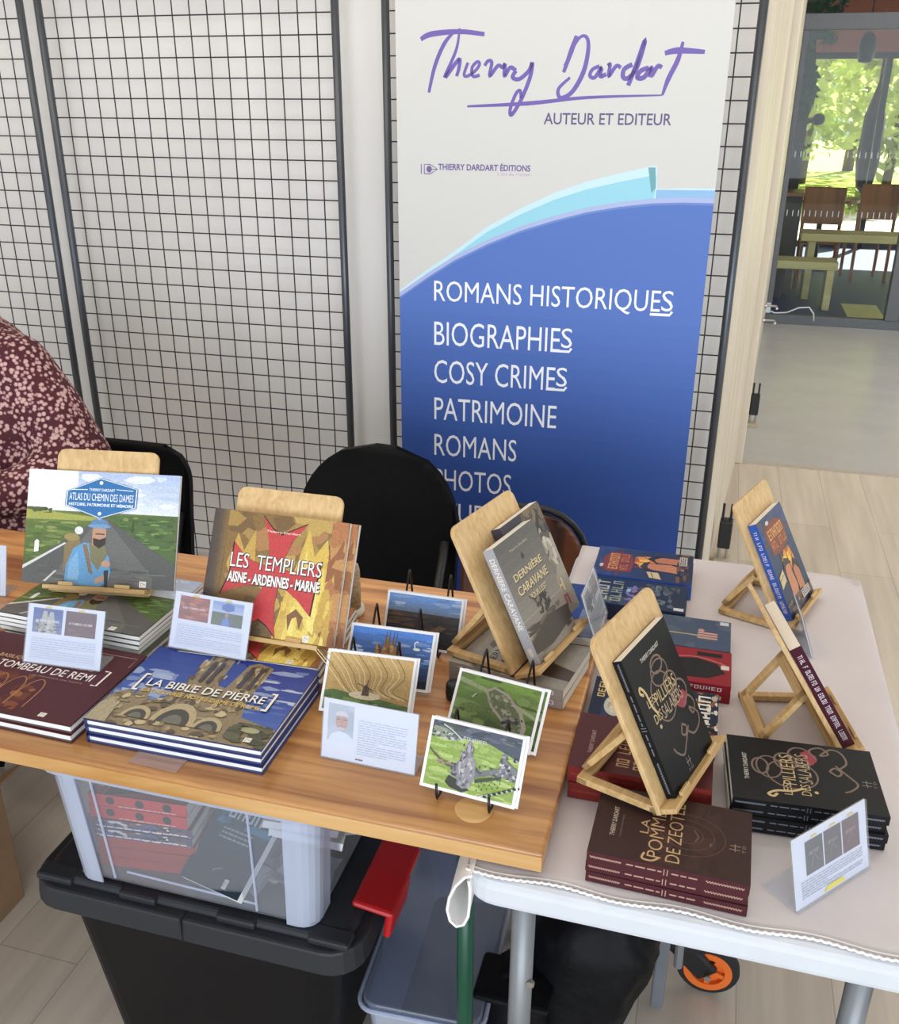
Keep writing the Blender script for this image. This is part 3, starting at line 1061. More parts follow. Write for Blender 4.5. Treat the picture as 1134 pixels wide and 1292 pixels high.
def art_atlas(A):
    A = A.faded()
    A.grad(0, .62, 1, 1, '#dfe6f2', '#aebfe0', 8)
    A.rect(0, .62, .33, 1, '#eceff6')
    A.blobs(.35, .7, 1, .98, ['#dfe6f1', '#cdd8ea', '#b7c7e4', '#eef1f7'], 26, .09, .03, 3)
    A.grad(0, 0, 1, .645, '#4c5a2e', '#64763a', 6)
    A.poly([(.0, .66), (.12, .665), (.2, .63), (.5, .6), (.45, .57), (0, .56)], '#a4a745')
    A.blobs(0, .62, .17, .67, ['#3f4a2a', '#55602f'], 14, .03, .015, 5)
    A.blobs(0, .22, .38, .56, ['#5d7a34', '#71893c', '#4c6a2b', '#8c9a4a'], 70, .05, .012, 6)
    A.poly([(.52, .62), (1, .64), (1, .18), (.55, .6)], '#4f6b2f')
    A.blobs(.62, .34, 1, .62, ['#5f8238', '#47632a', '#77984a', '#3f5a27'], 80, .035, .012, 7)
    A.poly([(.49, .60), (.53, .60), (1, .22), (1, 0), (0, 0), (0, .14)], '#5b5a58')
    A.poly([(.49, .60), (.53, .60), (.86, .1), (.86, 0), (.16, 0)], '#6b6a67')
    A.blobs(.1, .0, .95, .18, ['#62615f', '#737270', '#575653'], 40, .06, .01, 8)
    A.poly([(0, .12), (0, .15), (.27, .37), (.28, .36)], '#d7d6d0')
    A.poly([(.14, .02), (.16, .02), (.23, .12), (.215, .12)], '#cfcdc7')
    A.poly([(.07, .27), (.1, .28), (.1, .37), (.085, .385), (.07, .365)], '#e9e9e6')
    A.poly([(.70, .48), (.715, .485), (.715, .6)], '#3d4b2a')
    hexa = [(.27, .82), (.48, .94), (.72, .86), (.715, .70), (.49, .60), (.265, .70)]
    A.poly([(x + (x - .49) * .05, y + (y - .77) * .06) for x, y in hexa], '#3c5f92')
    A.poly([(x + (x - .49) * .03, y + (y - .77) * .04) for x, y in hexa], '#e6edf6')
    A.poly(hexa, '#2272b8')
    A.ell(.487, .905, .012, .016, '#e8eef5')
    A.ell(.487, .635, .012, .016, '#e8eef5')
    A.text('THIERRY DARDART', .41, .83, .58, .855, '#eef3fa', bold=.01)
    A.stroke([(.29, .835), (.40, .842)], .0012, '#eef3fa')
    A.stroke([(.59, .852), (.70, .845)], .0012, '#eef3fa')
    A.text('ATLAS DU CHEMIN DES DAMES', .28, .745, .705, .81, '#f4f7fb', bold=.0)
    A.text('HISTOIRE, PATRIMOINE ET M\u00c9MOIRE', .28, .693, .705, .730, '#f4f7fb', bold=.02)
    # soldier in horizon blue
    A.poly([(.27, .12), (.27, .34), (.31, .42), (.37, .42), (.38, .14)], '#8a7448')
    A.ell(.315, .42, .05, .035, '#a08a4e')
    A.ell(.36, .48, .028, .035, '#dfe0dc')
    A.poly([(.28, 0), (.29, .18), (.33, .32), (.40, .38), (.50, .36), (.57, .26), (.585, .12), (.57, .05), (.52, 0)], '#5c9fd6')
    A.poly([(.30, .02), (.31, .2), (.36, .3), (.38, .1), (.36, 0)], '#78b3e0')
    A.poly([(.43, .38), (.45, .22), (.50, .14), (.56, .28), (.53, .38)], '#7d7a52')
    A.poly([(.39, .36), (.44, .12), (.47, .1), (.42, .36)], '#8b6b4e')
    A.poly([(.45, .36), (.45, .50), (.49, .53), (.54, .50), (.54, .38), (.50, .33)], '#c48f72')
    A.poly([(.455, .42), (.46, .36), (.50, .33), (.54, .37), (.54, .43), (.50, .41)], '#3b2f2a')
    A.rect(.47, .452, .53, .462, '#3a2c28')
    A.ell(.492, .53, .062, .06, '#5a86b6', 18, 0, 180)
    A.ell(.492, .525, .078, .018, '#6e9bc8')
    A.ell(.49, .59, .012, .012, '#86aed4')
    A.ell(.55, .20, .03, .03, '#c99777')
    A.poly([(.49, .02), (.55, .06), (.58, .1), (.56, .12), (.48, .06)], '#c99777')
    A.poly([(.54, .14), (.57, .15), (.57, .0), (.55, .0)], '#33302e')
    mini_mark(A, .80, .04, .045)


def art_templ(A):
    A = A.faded()
    A.rect(0, 0, 1, 1, '#8d6a35')
    A.blobs(.08, 0, 1, 1, ['#a9843f', '#8a6832', '#bf9a4a', '#7a5a30', '#b07a44'], 80, .10, .09, 2)
    A.poly([(.55, 0), (.60, .35), (.66, .62), (.72, .92), (.78, .70), (.86, .85), (.92, .5), (.97, .7), (.95, 0)], '#d8b144')
    A.poly([(.62, 0), (.66, .3), (.72, .74), (.80, .42), (.86, .62), (.9, .2), (.88, 0)], '#e6c957')
    A.poly([(.14, .55), (.2, .82), (.26, .68), (.33, .86), (.36, .5), (.2, .42)], '#c79c43')
    A.blobs(.88, 0, 1, 1, ['#b5713f', '#9a5c34', '#c38a4c'], 26, .06, .12, 4)
    A.blobs(.55, 0, .95, .45, ['#f0d768', '#caa03f', '#e0bb4c'], 26, .03, .09, 5)
    for i in range(8):
        A.rect(.0 + i * .014, 0, .014 + i * .014, 1, ['#4c3f38', '#50423a', '#53453a', '#59493a', '#604e3a', '#6b563a', '#765d3a', '#80633a'][i])
    A.blobs(.3, 0, .5, .2, ['#5c4a34', '#6d5a3a'], 10, .06, .06, 6)
    A.poly([(.66, .08), (.64, .2), (.7, .26), (.76, .2), (.74, .1), (.71, .2), (.68, .18)], '#8a5a34')
    # cross pattee
    L = [(.445, .62), (.40, .89), (.385, .96), (.47, .83), (.545, .845), (.655, .92), (.60, .78), (.555, .64)]
    cross = [(.37, .975), (.455, .875), (.525, .835), (.60, .885), (.70, .945), (.61, .80), (.565, .65), (.545, .57), (.62, .55), (.72, .58), (.835, .665), (.815, .48), (.80, .22), (.70, .33), (.60, .405), (.545, .41), (.54, .28), (.55, .16), (.575, .015), (.50, .10), (.44, .14), (.36, .08), (.29, .07), (.36, .20), (.43, .38), (.44, .42), (.33, .40), (.22, .36), (.13, .30), (.18, .47), (.185, .74), (.27, .64), (.36, .59), (.45, .575), (.455, .66), (.43, .80)]
    A.poly([(x + (x - .49) * .035, y + (y - .5) * .03) for x, y in cross], '#3a1a16')
    A.poly(cross, '#cf3a3c')
    A.text(AUTH, .405, .845, .66, .868, '#efdcc8', bold=.01)
    for dx, dy, c in ((.006, -.008, '#2a211c'), (-.004, .005, '#2a211c'), (0, 0, '#f1ece6')):
        A.text('LES  TEMPLIERS', .17 + dx, .535 + dy, .845 + dx, .655 + dy, c, bold=.0)
        A.text('AISNE - ARDENNES - MARNE', .165 + dx, .41 + dy, .845 + dx, .50 + dy, c, bold=.035)
    mini_mark(A, .80, .035, .045)


def art_bible(A):
    A = A.faded()
    A.grad(0, .2, 1, 1, '#3d5fb0', '#15338a', 8)
    A.blobs(.6, .35, 1, .95, ['#8ba0cf', '#5f7cc0', '#b7c3df', '#4a68b4'], 26, .09, .02, 3)
    A.blobs(0, .3, .3, .7, ['#8ba0cf', '#6a85c4', '#9db0d8'], 18, .07, .04, 4)
    A.poly([(0, 0), (0, .3), (.08, .42), (.12, .36), (.18, .5), (.22, .3), (.3, .38), (.34, .6), (.36, .94), (.40, .99), (.50, .97), (.52, .62), (.575, .60), (.60, .93), (.65, .97), (.75, .93), (.74, .5), (.78, .3), (1, .22), (1, 0)], '#8d7a58')
    A.blobs(.33, .3, .53, .97, ['#a58f66', '#6f5f46', '#c2ab7c', '#54483a'], 70, .014, .04, 5)
    A.blobs(.58, .3, .75, .93, ['#a58f66', '#6f5f46', '#c2ab7c', '#54483a'], 60, .014, .04, 6)
    A.blobs(0, 0, .75, .36, ['#a8926a', '#786849', '#c4b083', '#5a4d3c', '#938160'], 90, .03, .03, 7)
    for cx, rx, ry in ((.24, .06, .10), (.45, .09, .17), (.65, .06, .10)):
        A.ell(cx, .1, rx * 1.35, ry * 1.4, '#b7a277', 18, 0, 180)
        A.ell(cx, .1, rx, ry, '#41403a', 18, 0, 180)
        A.ell(cx, .1, rx * .6, ry * .6, '#6c6a5c', 18, 0, 180)
    for cx in (.41, .455, .64, .70):
        A.rect(cx - .012, .62, cx + .012, .9, '#3b3a44')
    A.blobs(.76, 0, 1, .24, ['#4c5236', '#3f4430', '#5a5a40'], 24, .05, .03, 8)
    A.ell(.88, .17, .05, .03, '#a5a17a')
    A.poly([(0, 0), (.12, 0), (.1, .2), (.04, .28), (0, .2)], '#a99a78')
    for c, dx, dy in (('#2c2a33', .004, -.006), ('#f0ede8', 0, 0)):
        A.text('LA BIBLE DE PIERRE', .14 + dx, .475 + dy, .84 + dx, .565 + dy, c, bold=.01)
        for x, s in ((.085, 1), (.885, -1)):
            A.poly([(x + dx, .40 + dy), (x + s * .035 + dx, .40 + dy), (x + s * .035 + dx, .42 + dy), (x + s * .014 + dx, .42 + dy), (x + s * .014 + dx, .60 + dy), (x + s * .035 + dx, .60 + dy), (x + s * .035 + dx, .62 + dy), (x + dx, .62 + dy)], c)
    A.text('CATH\u00c9DRALE NOTRE-DAME DE REIMS', .14, .40, .84, .455, '#d9b451', bold=.02)
    mini_mark(A, .90, .07, .04)


def art_tombeau(A):
    A.rect(0, 0, 1, 1, '#4c1d26')
    A.blobs(.02, .05, .62, .5, ['#6a3326', '#7d4630', '#5a2823', '#8d5a3a'], 60, .05, .05, 3)
    for i in range(5):
        A.stroke([(.05 + i * .12, .1), (.06 + i * .12, .36), (.11 + i * .12, .46), (.16 + i * .12, .36), (.17 + i * .12, .1)], .002, '#a5744c')
    A.stroke([(.25, .93), (.97, .93), (.97, .80)], .0012, '#b59a94', False)
    for x in (.3, .5, .7):
        A.stroke([(x, .68), (x + .02, .75), (x + .04, .68)], .0012, '#a08078')
    A.text('BASILIQUE SAINT-REMI DE REIMS', .18, .655, .80, .71, '#c8a27c', bold=.01)
    A.text('LE TOMBEAU DE REMI', .14, .535, .845, .63, '#efe6e0', bold=.005)
    A.stroke([(.87, .70), (.905, .70), (.905, .50), (.87, .50)], .0035, '#efe6e0', False)
    A.stroke([(.10, .70), (.065, .70), (.065, .50), (.10, .50)], .0035, '#efe6e0', False)
    A.text('un monument, une histoire', .5, .485, .82, .51, '#b08a80')
    mini_mark(A, .80, .06, .04)


def scroll(A, cols, s=1.0, cx=.5, cy=.5, wd=.0028):
    """looping calligraphic flourish in the lower half of the cover"""
    c1, c2, red = cols

    def T(pts):
        return [(cx + (x - .5) * s, cy + (y - .5) * s) for x, y in pts]

    def ring(x, y, rx, ry, c, w):
        A.stroke(T([(x + rx * math.cos(i * PI / 10), y + ry * math.sin(i * PI / 10)) for i in range(21)]), w, c)
    ring(.52, .76, .12, .055, c1, wd)
    ring(.52, .70, .17, .085, c1, wd * .8)
    ring(.64, .58, .13, .075, c1, wd)
    ring(.44, .55, .22, .17, c1, wd * .8)
    ring(.74, .47, .15, .085, c1, wd)
    A.poly(T([(.66, .43), (.80, .47), (.86, .42), (.78, .36), (.70, .36), (.62, .40)]), red) if red else None
    A.stroke(T([(.72, .36), (.86, .40), (.93, .32), (.84, .27), (.80, .33), (.92, .25), (.88, .18), (.72, .16), (.60, .23)]), wd, c1)
    A.stroke(T([(.66, .24), (.58, .20), (.50, .16), (.40, .12), (.30, .17), (.26, .22)]), wd, c1)
    A.stroke(T([(.56, .29), (.50, .24), (.56, .21), (.62, .25), (.56, .29)]), wd, c1)


def art_black(A):
    A.rect(0, 0, 1, 1, '#191a1c')
    A.text(AUTH.upper(), .30, .875, .72, .905, '#cfcac0', bold=.005)
    scroll(A, ('#7d6a60', '#b8a58c', '#94404a'), 1.0, .52, .53, .003)
    GO = '#cbb283'
    A.stroke([(.14, .70), (.09, .73), (.12, .76), (.18, .70), (.20, .60), (.26, .52)], .004, GO)
    A.text('LES', .14, .60, .30, .655, GO, bold=-.004)
    A.text('PILLIERS', .30, .56, .76, .65, GO, bold=-.004)
    A.text('DES', .16, .475, .32, .54, GO, bold=-.004)
    A.text('SALABERS', .34, .45, .80, .54, '#b8a285', bold=-.004)
    A.ell(.22, .44, .02, .014, GO)
    mini_mark2(A, .45, .09, '#8d847a')


def mini_mark2(A, x, y, c):
    A.stroke([(x - .05, y), (x + .05, y)], .0012, c)
    A.stroke([(x - .025, y - .03), (x - .025, y + .035)], .0012, c)
    A.stroke([(x + .025, y - .035), (x + .025, y + .03)], .0012, c)
    A.text('T D', x - .05, y - .065, x + .05, y - .045, c)


def art_brown(A):
    A.rect(0, 0, 1, 1, '#3a2523')
    A.blobs(.05, .2, .95, .62, ['#3f2a26', '#36221f', '#442d29'], 24, .2, .08, 3)
    for r_ in (.10, .17, .24):
        A.stroke([(.5 + r_ * 1.2 * math.cos(i * PI / 12), .40 + r_ * math.sin(i * PI / 12)) for i in range(25)], .0012, '#5a4338')
    A.stroke([(.42, .35), (.50, .33), (.58, .36)], .0018, '#6d5446')
    A.ell(.42, .25, .025, .008, '#6d5446')
    A.text(AUTH.upper(), .28, .855, .70, .885, '#cdbfae', bold=.005)
    A.text('roman historique', .28, .81, .60, .825, '#8a7468')
    GO = '#c2a077'
    A.text('LA', .40, .645, .60, .70, GO, bold=-.006)
    A.text('POMMEL', .10, .545, .86, .635, GO, bold=-.006)
    A.text('DE ZEOTEL', .08, .43, .92, .52, GO, bold=-.006)
    A.stroke([(.10, .56), (.05, .60), (.06, .66), (.14, .65)], .003, GO)
    mini_mark2(A, .45, .10, '#9a8472')


def art_maroon(A):
    A.rect(0, 0, 1, 1, '#55282b')
    A.text(AUTH.upper(), .28, .855, .70, .885, '#b39a94', bold=.005)
    scroll(A, ('#6e4040', '#8a5a52', None), .9, .5, .5, .0025)
    A.glyphs(.12, .58, .88, .67, '#c9a477', (2, 7), 22)
    A.glyphs(.10, .46, .90, .55, '#c9a477', (2, 7), 20)
    mini_mark2(A, .45, .10, '#a08272')


def art_caravane(A):
    A.grad(0, .35, 1, 1, '#8c857c', '#5d5a56', 8)
    A.rect(0, 0, 1, .36, '#8f877d')
    A.blobs(0, .05, 1, .3, ['#5c5348', '#6d6357', '#a39a8e', '#4c443b'], 40, .14, .03, 3)
    A.poly([(.0, .18), (.5, .27), (1, .22), (1, .1), (.4, .05), (0, .08)], '#4a4138')
    A.rect(0, .355, 1, .362, '#a8a094')
    A.text(AUTH, .28, .88, .72, .905, '#c5beb2')
    GO = '#e2cfa0'
    for c, d in (('#3a332b', .008), (GO, 0)):
        A.text('DERNI\u00c8RE', .16 + d, .66 - d, .86 + d, .735 - d, c, bold=.015)
        A.text('CARAVANE', .14 + d, .54 - d, .88 + d, .615 - d, c, bold=.015)
        A.text("POUR L'EST", .34 + d, .455 - d, .74 + d, .505 - d, c, bold=.015)
    A.poly([(.46, .80), (.50, .84), (.54, .80), (.52, .78), (.48, .78)], '#3a332b')
    A.blobs(.38, .30, .70, .45, ['#3b352d', '#4a4238'], 26, .04, .022, 4)
    A.stroke([(.3, .5), (.36, .46), (.44, .44)], .002, '#3b352d')


def art_gold(A):
    A.grad(0, 0, 1, 1, '#9f988c', '#b9b2a5', 6)
    A.poly([(0, .84), (1, .70), (1, 1), (0, 1)], '#2f2c3c')
    A.blobs(.5, .8, 1, 1, ['#6b5a42', '#54493a', '#7d6a4c'], 18, .08, .05, 3)
    A.blobs(.0, .3, 1, .82, ['#cfc8ba', '#8b8478', '#aaa396', '#5c544b'], 44, .07, .06, 4)
    A.poly([(.25, .55), (.33, .68), (.42, .60), (.45, .40), (.3, .36)], '#57483c')
    A.glyphs(.15, .20, .85, .32, '#e0cd9a', (4,), 19)
    A.glyphs(.15, .07, .85, .17, '#b5454a', (5,), 20)


def art_adventure(A):
    A.grad(0, 0, 1, 1, '#1a2646', '#203766', 6)
    A.blobs(0, .74, 1, 1, ['#2a3f73', '#5a2f2c', '#263661'], 22, .12, .05, 3)
    A.poly([(.18, .62), (.14, .86), (.30, .93), (.62, .92), (.84, .85), (.80, .64), (.5, .60)], '#7a2f22')
    A.glyphs(.22, .76, .78, .86, '#dc9a52', (6,), 28)
    A.glyphs(.22, .66, .78, .74, '#c47a40', (3, 4), 30)
    A.ell(.32, .93, .06, .02, '#c9c4bc')
    A.blobs(.35, .38, .78, .6, ['#d9902f', '#b0521f', '#e6b64a', '#6d3320'], 30, .08, .05, 4)
    A.poly([(.30, .10), (.34, .40), (.44, .50), (.54, .44), (.58, .22), (.46, .08)], '#c07e56')
    A.poly([(.28, .42), (.40, .54), (.56, .50), (.62, .44), (.44, .46)], '#3a2621')
    A.poly([(.60, .14), (.60, .36), (.70, .42), (.80, .34), (.80, .14), (.70, .08)], '#b9744d')
    A.poly([(.56, .36), (.70, .48), (.86, .38), (.84, .30), (.70, .40)], '#1f1a1c')
    A.blobs(.0, .02, 1, .16, ['#4a2a22', '#2b3556', '#6b4a34', '#1b2036'], 26, .09, .03, 5)
    A.poly([(.05, .30), (.26, .34), (.26, .46), (.07, .42)], '#cdb98c')
    A.stroke([(.07, .38), (.23, .41)], .002, '#5c4a34')
    A.rect(.60, .06, .90, .14, '#bfb8b0')
    A.lines(.62, .07, .88, .135, 3, '#54423c', 2, .5)


def art_night(A):
    A.grad(0, 0, 1, 1, '#2a3346', '#1c2c55', 6)
    A.blobs(0, .35, 1, .9, ['#26406e', '#3b4a60', '#20304f', '#4f5a62'], 40, .08, .05, 3)
    A.glyphs(.1, .80, .9, .93, '#aeb29a', (4,), 14)
    A.glyphs(.1, .66, .9, .77, '#8f9a8a', (5,), 15)
    A.blobs(.2, .5, .8, .62, ['#8a6a9a', '#5f7ab8', '#9ab0c0'], 16, .06, .03, 4)
    A.blobs(.1, .08, .9, .4, ['#5c6672', '#4a5460', '#6d7680'], 30, .09, .03, 5)
    A.rect(.04, .02, .14, .12, '#cfcfd0')


def art_key(A):
    A.grad(0, 0, 1, 1, '#44516b', '#4d5866', 6)
    A.blobs(0, 0, 1, 1, ['#525e6e', '#46526a', '#586472'], 22, .14, .08, 3)
    A.glyphs(.3, .86, .92, .94, '#8d97a6', (4,), 34)
    A.glyphs(.12, .76, .92, .83, '#b9ad7c', (2, 5), 20)
    A.stroke([(.42, .74), (.42, .28)], .003, '#c0b27a')
    A.stroke([(.34, .62), (.50, .62)], .003, '#c0b27a')
    A.ell(.18, .66, .06, .03, '#c9b160')
    for x in (.36, .44, .52):
        A.stroke([(x, .30), (x, .12)], .006, '#c79a8e')
    A.ell(.60, .27, .05, .03, '#c2938a')
    A.rect(.86, .02, .97, .10, '#c9ccd6')


def art_red(A):
    A.rect(0, 0, 1, 1, '#8f1f2a')
    A.poly([(.0, .85), (.35, .8), (.62, .55), (.72, .3), (.60, .12), (.35, .05), (.15, .2), (.12, .5)], '#1c1a1b')
    A.stroke([(.02, .85), (.36, .80), (.64, .56), (.75, .32), (.66, .12), (.56, .03)], .003, '#b8706a')
    A.rect(.80, .08, .92, .30, '#171516')
    A.glyphs(.15, .90, .85, .96, '#d8b9b2', (2, 4), 22)
    A.rect(.46, .02, .58, .09, '#d9cfcb')


def art_moon(A):
    A.rect(0, 0, 1, 1, '#1d2740')
    A.blobs(0, .4, 1, .9, ['#243252', '#1a2236', '#2c3a5c'], 16, .15, .07, 3)
    A.ell(.42, .80, .22, .09, '#c9c5b8')
    A.blobs(.26, .75, .56, .86, ['#b0aca0', '#d8d4c8'], 8, .05, .02, 4)
    A.blobs(.2, .52, .9, .78, ['#8a4a2c', '#5c2f24', '#a86a3a'], 30, .09, .03, 5)
    A.glyphs(.55, .90, .95, .96, '#d8c27a', (4,), 59)
    A.blobs(.02, .0, .98, .2, ['#e0dcd4', '#1a1a20', '#8a5a3a', '#b8b2a8'], 50, .05, .02, 6)
    A.glyphs(.08, .06, .92, .16, '#e8e4dc', (5,), 13)


def art_horse(A):
    A.grad(0, 0, 1, 1, '#8d8880', '#a7a196', 6)
    A.blobs(.0, .2, 1, .8, ['#6f695f', '#b4aea2', '#857e73', '#5c564d'], 40, .1, .05, 3)
    A.poly([(.2, 0), (.2, .28), (.36, .42), (.62, .46), (.80, .36), (.70, .26), (.5, .2), (.42, 0)], '#3e2f28')
    A.text(AUTH, .28, .92, .72, .945, '#e4ddd0')
    A.text('DERNI\u00c8RE', .16, .66, .86, .735, '#3c352c', bold=.015)
    A.text('CARAVANE', .14, .54, .88, .615, '#3c352c', bold=.015)


def art_blue(A):
    A.grad(0, 0, 1, 1, '#2d4c94', '#27407f', 4)
    A.blobs(0, .5, 1, 1, ['#33549c', '#243b76'], 10, .2, .08, 2)
    A.glyphs(.1, .75, .9, .88, '#d5dae6', (5,), 20)
    A.stroke([(.04, .04), (.96, .04)], .001, '#8aa0cc')


def art_teal(A):
    A.grad(0, 0, 1, 1, '#24343f', '#2c5a74', 6)
    A.blobs(0, .55, 1, 1, ['#2f6f8e', '#3d86a6', '#27506a'], 24, .12, .06, 2)
    A.glyphs(.2, .62, .8, .74, '#c8d4d8', (4,), 24)
    A.ell(.5, .70, .04, .03, '#d98aa0')
    A.lines(.25, .42, .75, .54, 3, '#9fb0b4', 3, .4)
    mini_mark(A, .72, .08, .07)


def art_plain(c1, c2, title='ROMAN'):
    def f(A):
        A.grad(0, 0, 1, 1, c1, c2, 4)
        A.glyphs(.12, .6, .88, .75, '#e6ded0', (5, 4), 3)
        A.text(AUTH, .3, .88, .7, .91, '#cfc8bc')
    return f


# ------------------------------------------------------------------ books
COVER_MATS = {}


def cover_mat(c):
    if c not in COVER_MATS:
        COVER_MATS[c] = mat('cover_stock', c, 0.38, noise=0.05, nscale=30, coat=0.3)
    return COVER_MATS[c]


def book(w, h, t, cover, art, label, group=None, hard=False, spine_txt=None, spine_col=None, page=None, prn=None, deco=None, spine_art=None):
    """closed book lying on its back: width along x, height along y, spine at -x, front cover up"""
    r = thing('book', label, 'book', group=group)
    ct = .0022 if hard else .0007
    oh = .003 if hard else .0
    w2, h2 = w / 2, h / 2
    c = MB()
    ink = lin(cover)
    c.box(-w2, w2, -h2, h2, 0, ct, 1).box(-w2, w2, -h2, h2, t - ct, t, 1).box(-w2 - (.0008 if hard else 0), -w2 + ct, -h2, h2, 0, t, 1)
    A = Art(c, -w2, -h2, w, h, t)
    art(A)
    sc = lin(spine_col or cover)
    # printed spine
    sm = MB()
    S = Art(sm, -h2, 0, h, t, 0)
    S.rect(0, 0, 1, 1, spine_col or cover)
    if deco:
        for a, b_ in ((.02, .22), (.74, .97)):
            S.stroke([(a + (b_ - a) * i / 40, .5 + .09 * math.sin(i * 2.1)) for i in range(41)], .0013, deco)
        S.lines(.25, .40, .47, .60, 1, deco, 3, .7)
        S.lines(.53, .40, .71, .60, 1, deco, 4, .7)
        S.stroke([(.485, .2), (.485, .8)], .0012, deco)
        S.stroke([(.505, .2), (.505, .8)], .0012, deco)
    if spine_txt:
        if isinstance(spine_txt, str):
            S.text(spine_txt, .08, .25, .70, .75, '#e6e0d6', bold=.02)
        else:
            S.glyphs(.07, .30, .93, .70, '#d9d2dc', spine_txt, 5)
        if isinstance(spine_txt, str):
            S.rect(.86, .3, .93, .7, '#cfc8bc')
    if spine_art:
        spine_art(S)
    # local spine frame: text runs from foot (y=-h/2) ... reversed so that it reads from the head
    for vs, f, col in [(sm.v, sm.f, sm.c)]:
        n = len(c.v)
        for (x, y, z) in vs:
            c.v.append((-w2 - (.0009 if hard else 0.0001) - z, -x, y))
        for fc, cc in zip(f, col):
            c.f.append([i + n for i in fc])
            c.m.append(0)
            c.c.append(cc)
    o = c.build('cover', [prn or M_gloss, cover_mat(cover)], r)
    p = MB().box(-w2 + ct, w2 - oh - .0004, -h2 + oh + .0004, h2 - oh - .0004, ct, t - ct)
    p.build('page_block', page or M_page, r)
    return r


def lay(b, x, y, z, deg=0):
    b.location = (x, y, z)
    b.rotation_euler = (0, 0, R(deg))
    return b


ORD = {1: ['single'], 2: ['upper', 'lower'], 3: ['top', 'middle', 'bottom'], 4: ['topmost', 'second from top', 'third from top', 'bottom'],
       6: ['topmost', 'second from top', 'third from top', 'fourth from top', 'fifth from top', 'bottom']}


def stack(b, n, t, x, y, z, deg, what, where, jit=.002, djit=.8, group=None, seed=0, shift=None):
    """n copies of one book, labelled from the top down; covers that lie face to face with the next book keep their plain stock"""
    rg = random.Random(seed)
    out = []
    inner = None
    for i in range(n):
        o = b if i == 0 else dup(b)
        o['label'] = '%s %s, %s' % (ORD[n][i], what, where)
        o['group'] = group or (what + 's stacked ' + where)
        if i:
            for ch in o.children:
                if ch.name.startswith('cover'):
                    if inner is None:
                        inner = plain_cover(ch.data)
                    ch.data = inner
        k = n - 1 - i
        dx, dy = (rg.uniform(-jit, jit), rg.uniform(-jit, jit)) if i else (0, 0)
        if shift:
            dx, dy = dx + shift[i][0], dy + shift[i][1]
        lay(o, x + dx, y + dy, z + k * (t + .0003), deg + (rg.uniform(-djit, djit) if i else 0))
        out.append(o)
    return out


def plain_cover(me):
    """the same cover with only the base sheet and the spine printed"""
    m = me.copy()
    bm = bmesh.new()
    bm.from_mesh(m)
    zt = max(v.co.z for v in bm.verts)
    xs = min(v.co.x for v in bm.verts)
    zs = sorted(set(round(v.co.z, 7) for v in bm.verts if v.co.x > xs + .003))
    lim = [f for f in bm.faces if f.material_index == 0 and f.calc_center_median().x > xs + .0025 and f.calc_center_median().z > zt * .5]
    lim.sort(key=lambda f: f.calc_center_median().z)
    bmesh.ops.delete(bm, geom=lim[12:], context='FACES')
    bm.to_mesh(m)
    bm.free()
    return m


def lean(o, P, yaw_d, tilt_d, h, t, du=0, dn=0, dv=0):
    """stand a flat-built thing (width x, height y, thickness z) so that its FRONT bottom edge centre is at P"""
    a, ti = R(yaw_d), R(tilt_d)
    u = Vector((math.cos(a), math.sin(a), 0))
    n = Vector((math.sin(a) * math.cos(ti), -math.cos(a) * math.cos(ti), math.sin(ti)))
    v = Vector((-math.sin(a) * math.sin(ti), math.cos(a) * math.sin(ti), math.cos(ti)))
    o.location = Vector(P) + v * (h / 2 + dv) - n * (t + dn) + u * du
    o.rotation_euler = (R(90 - tilt_d), 0, a)
    return o


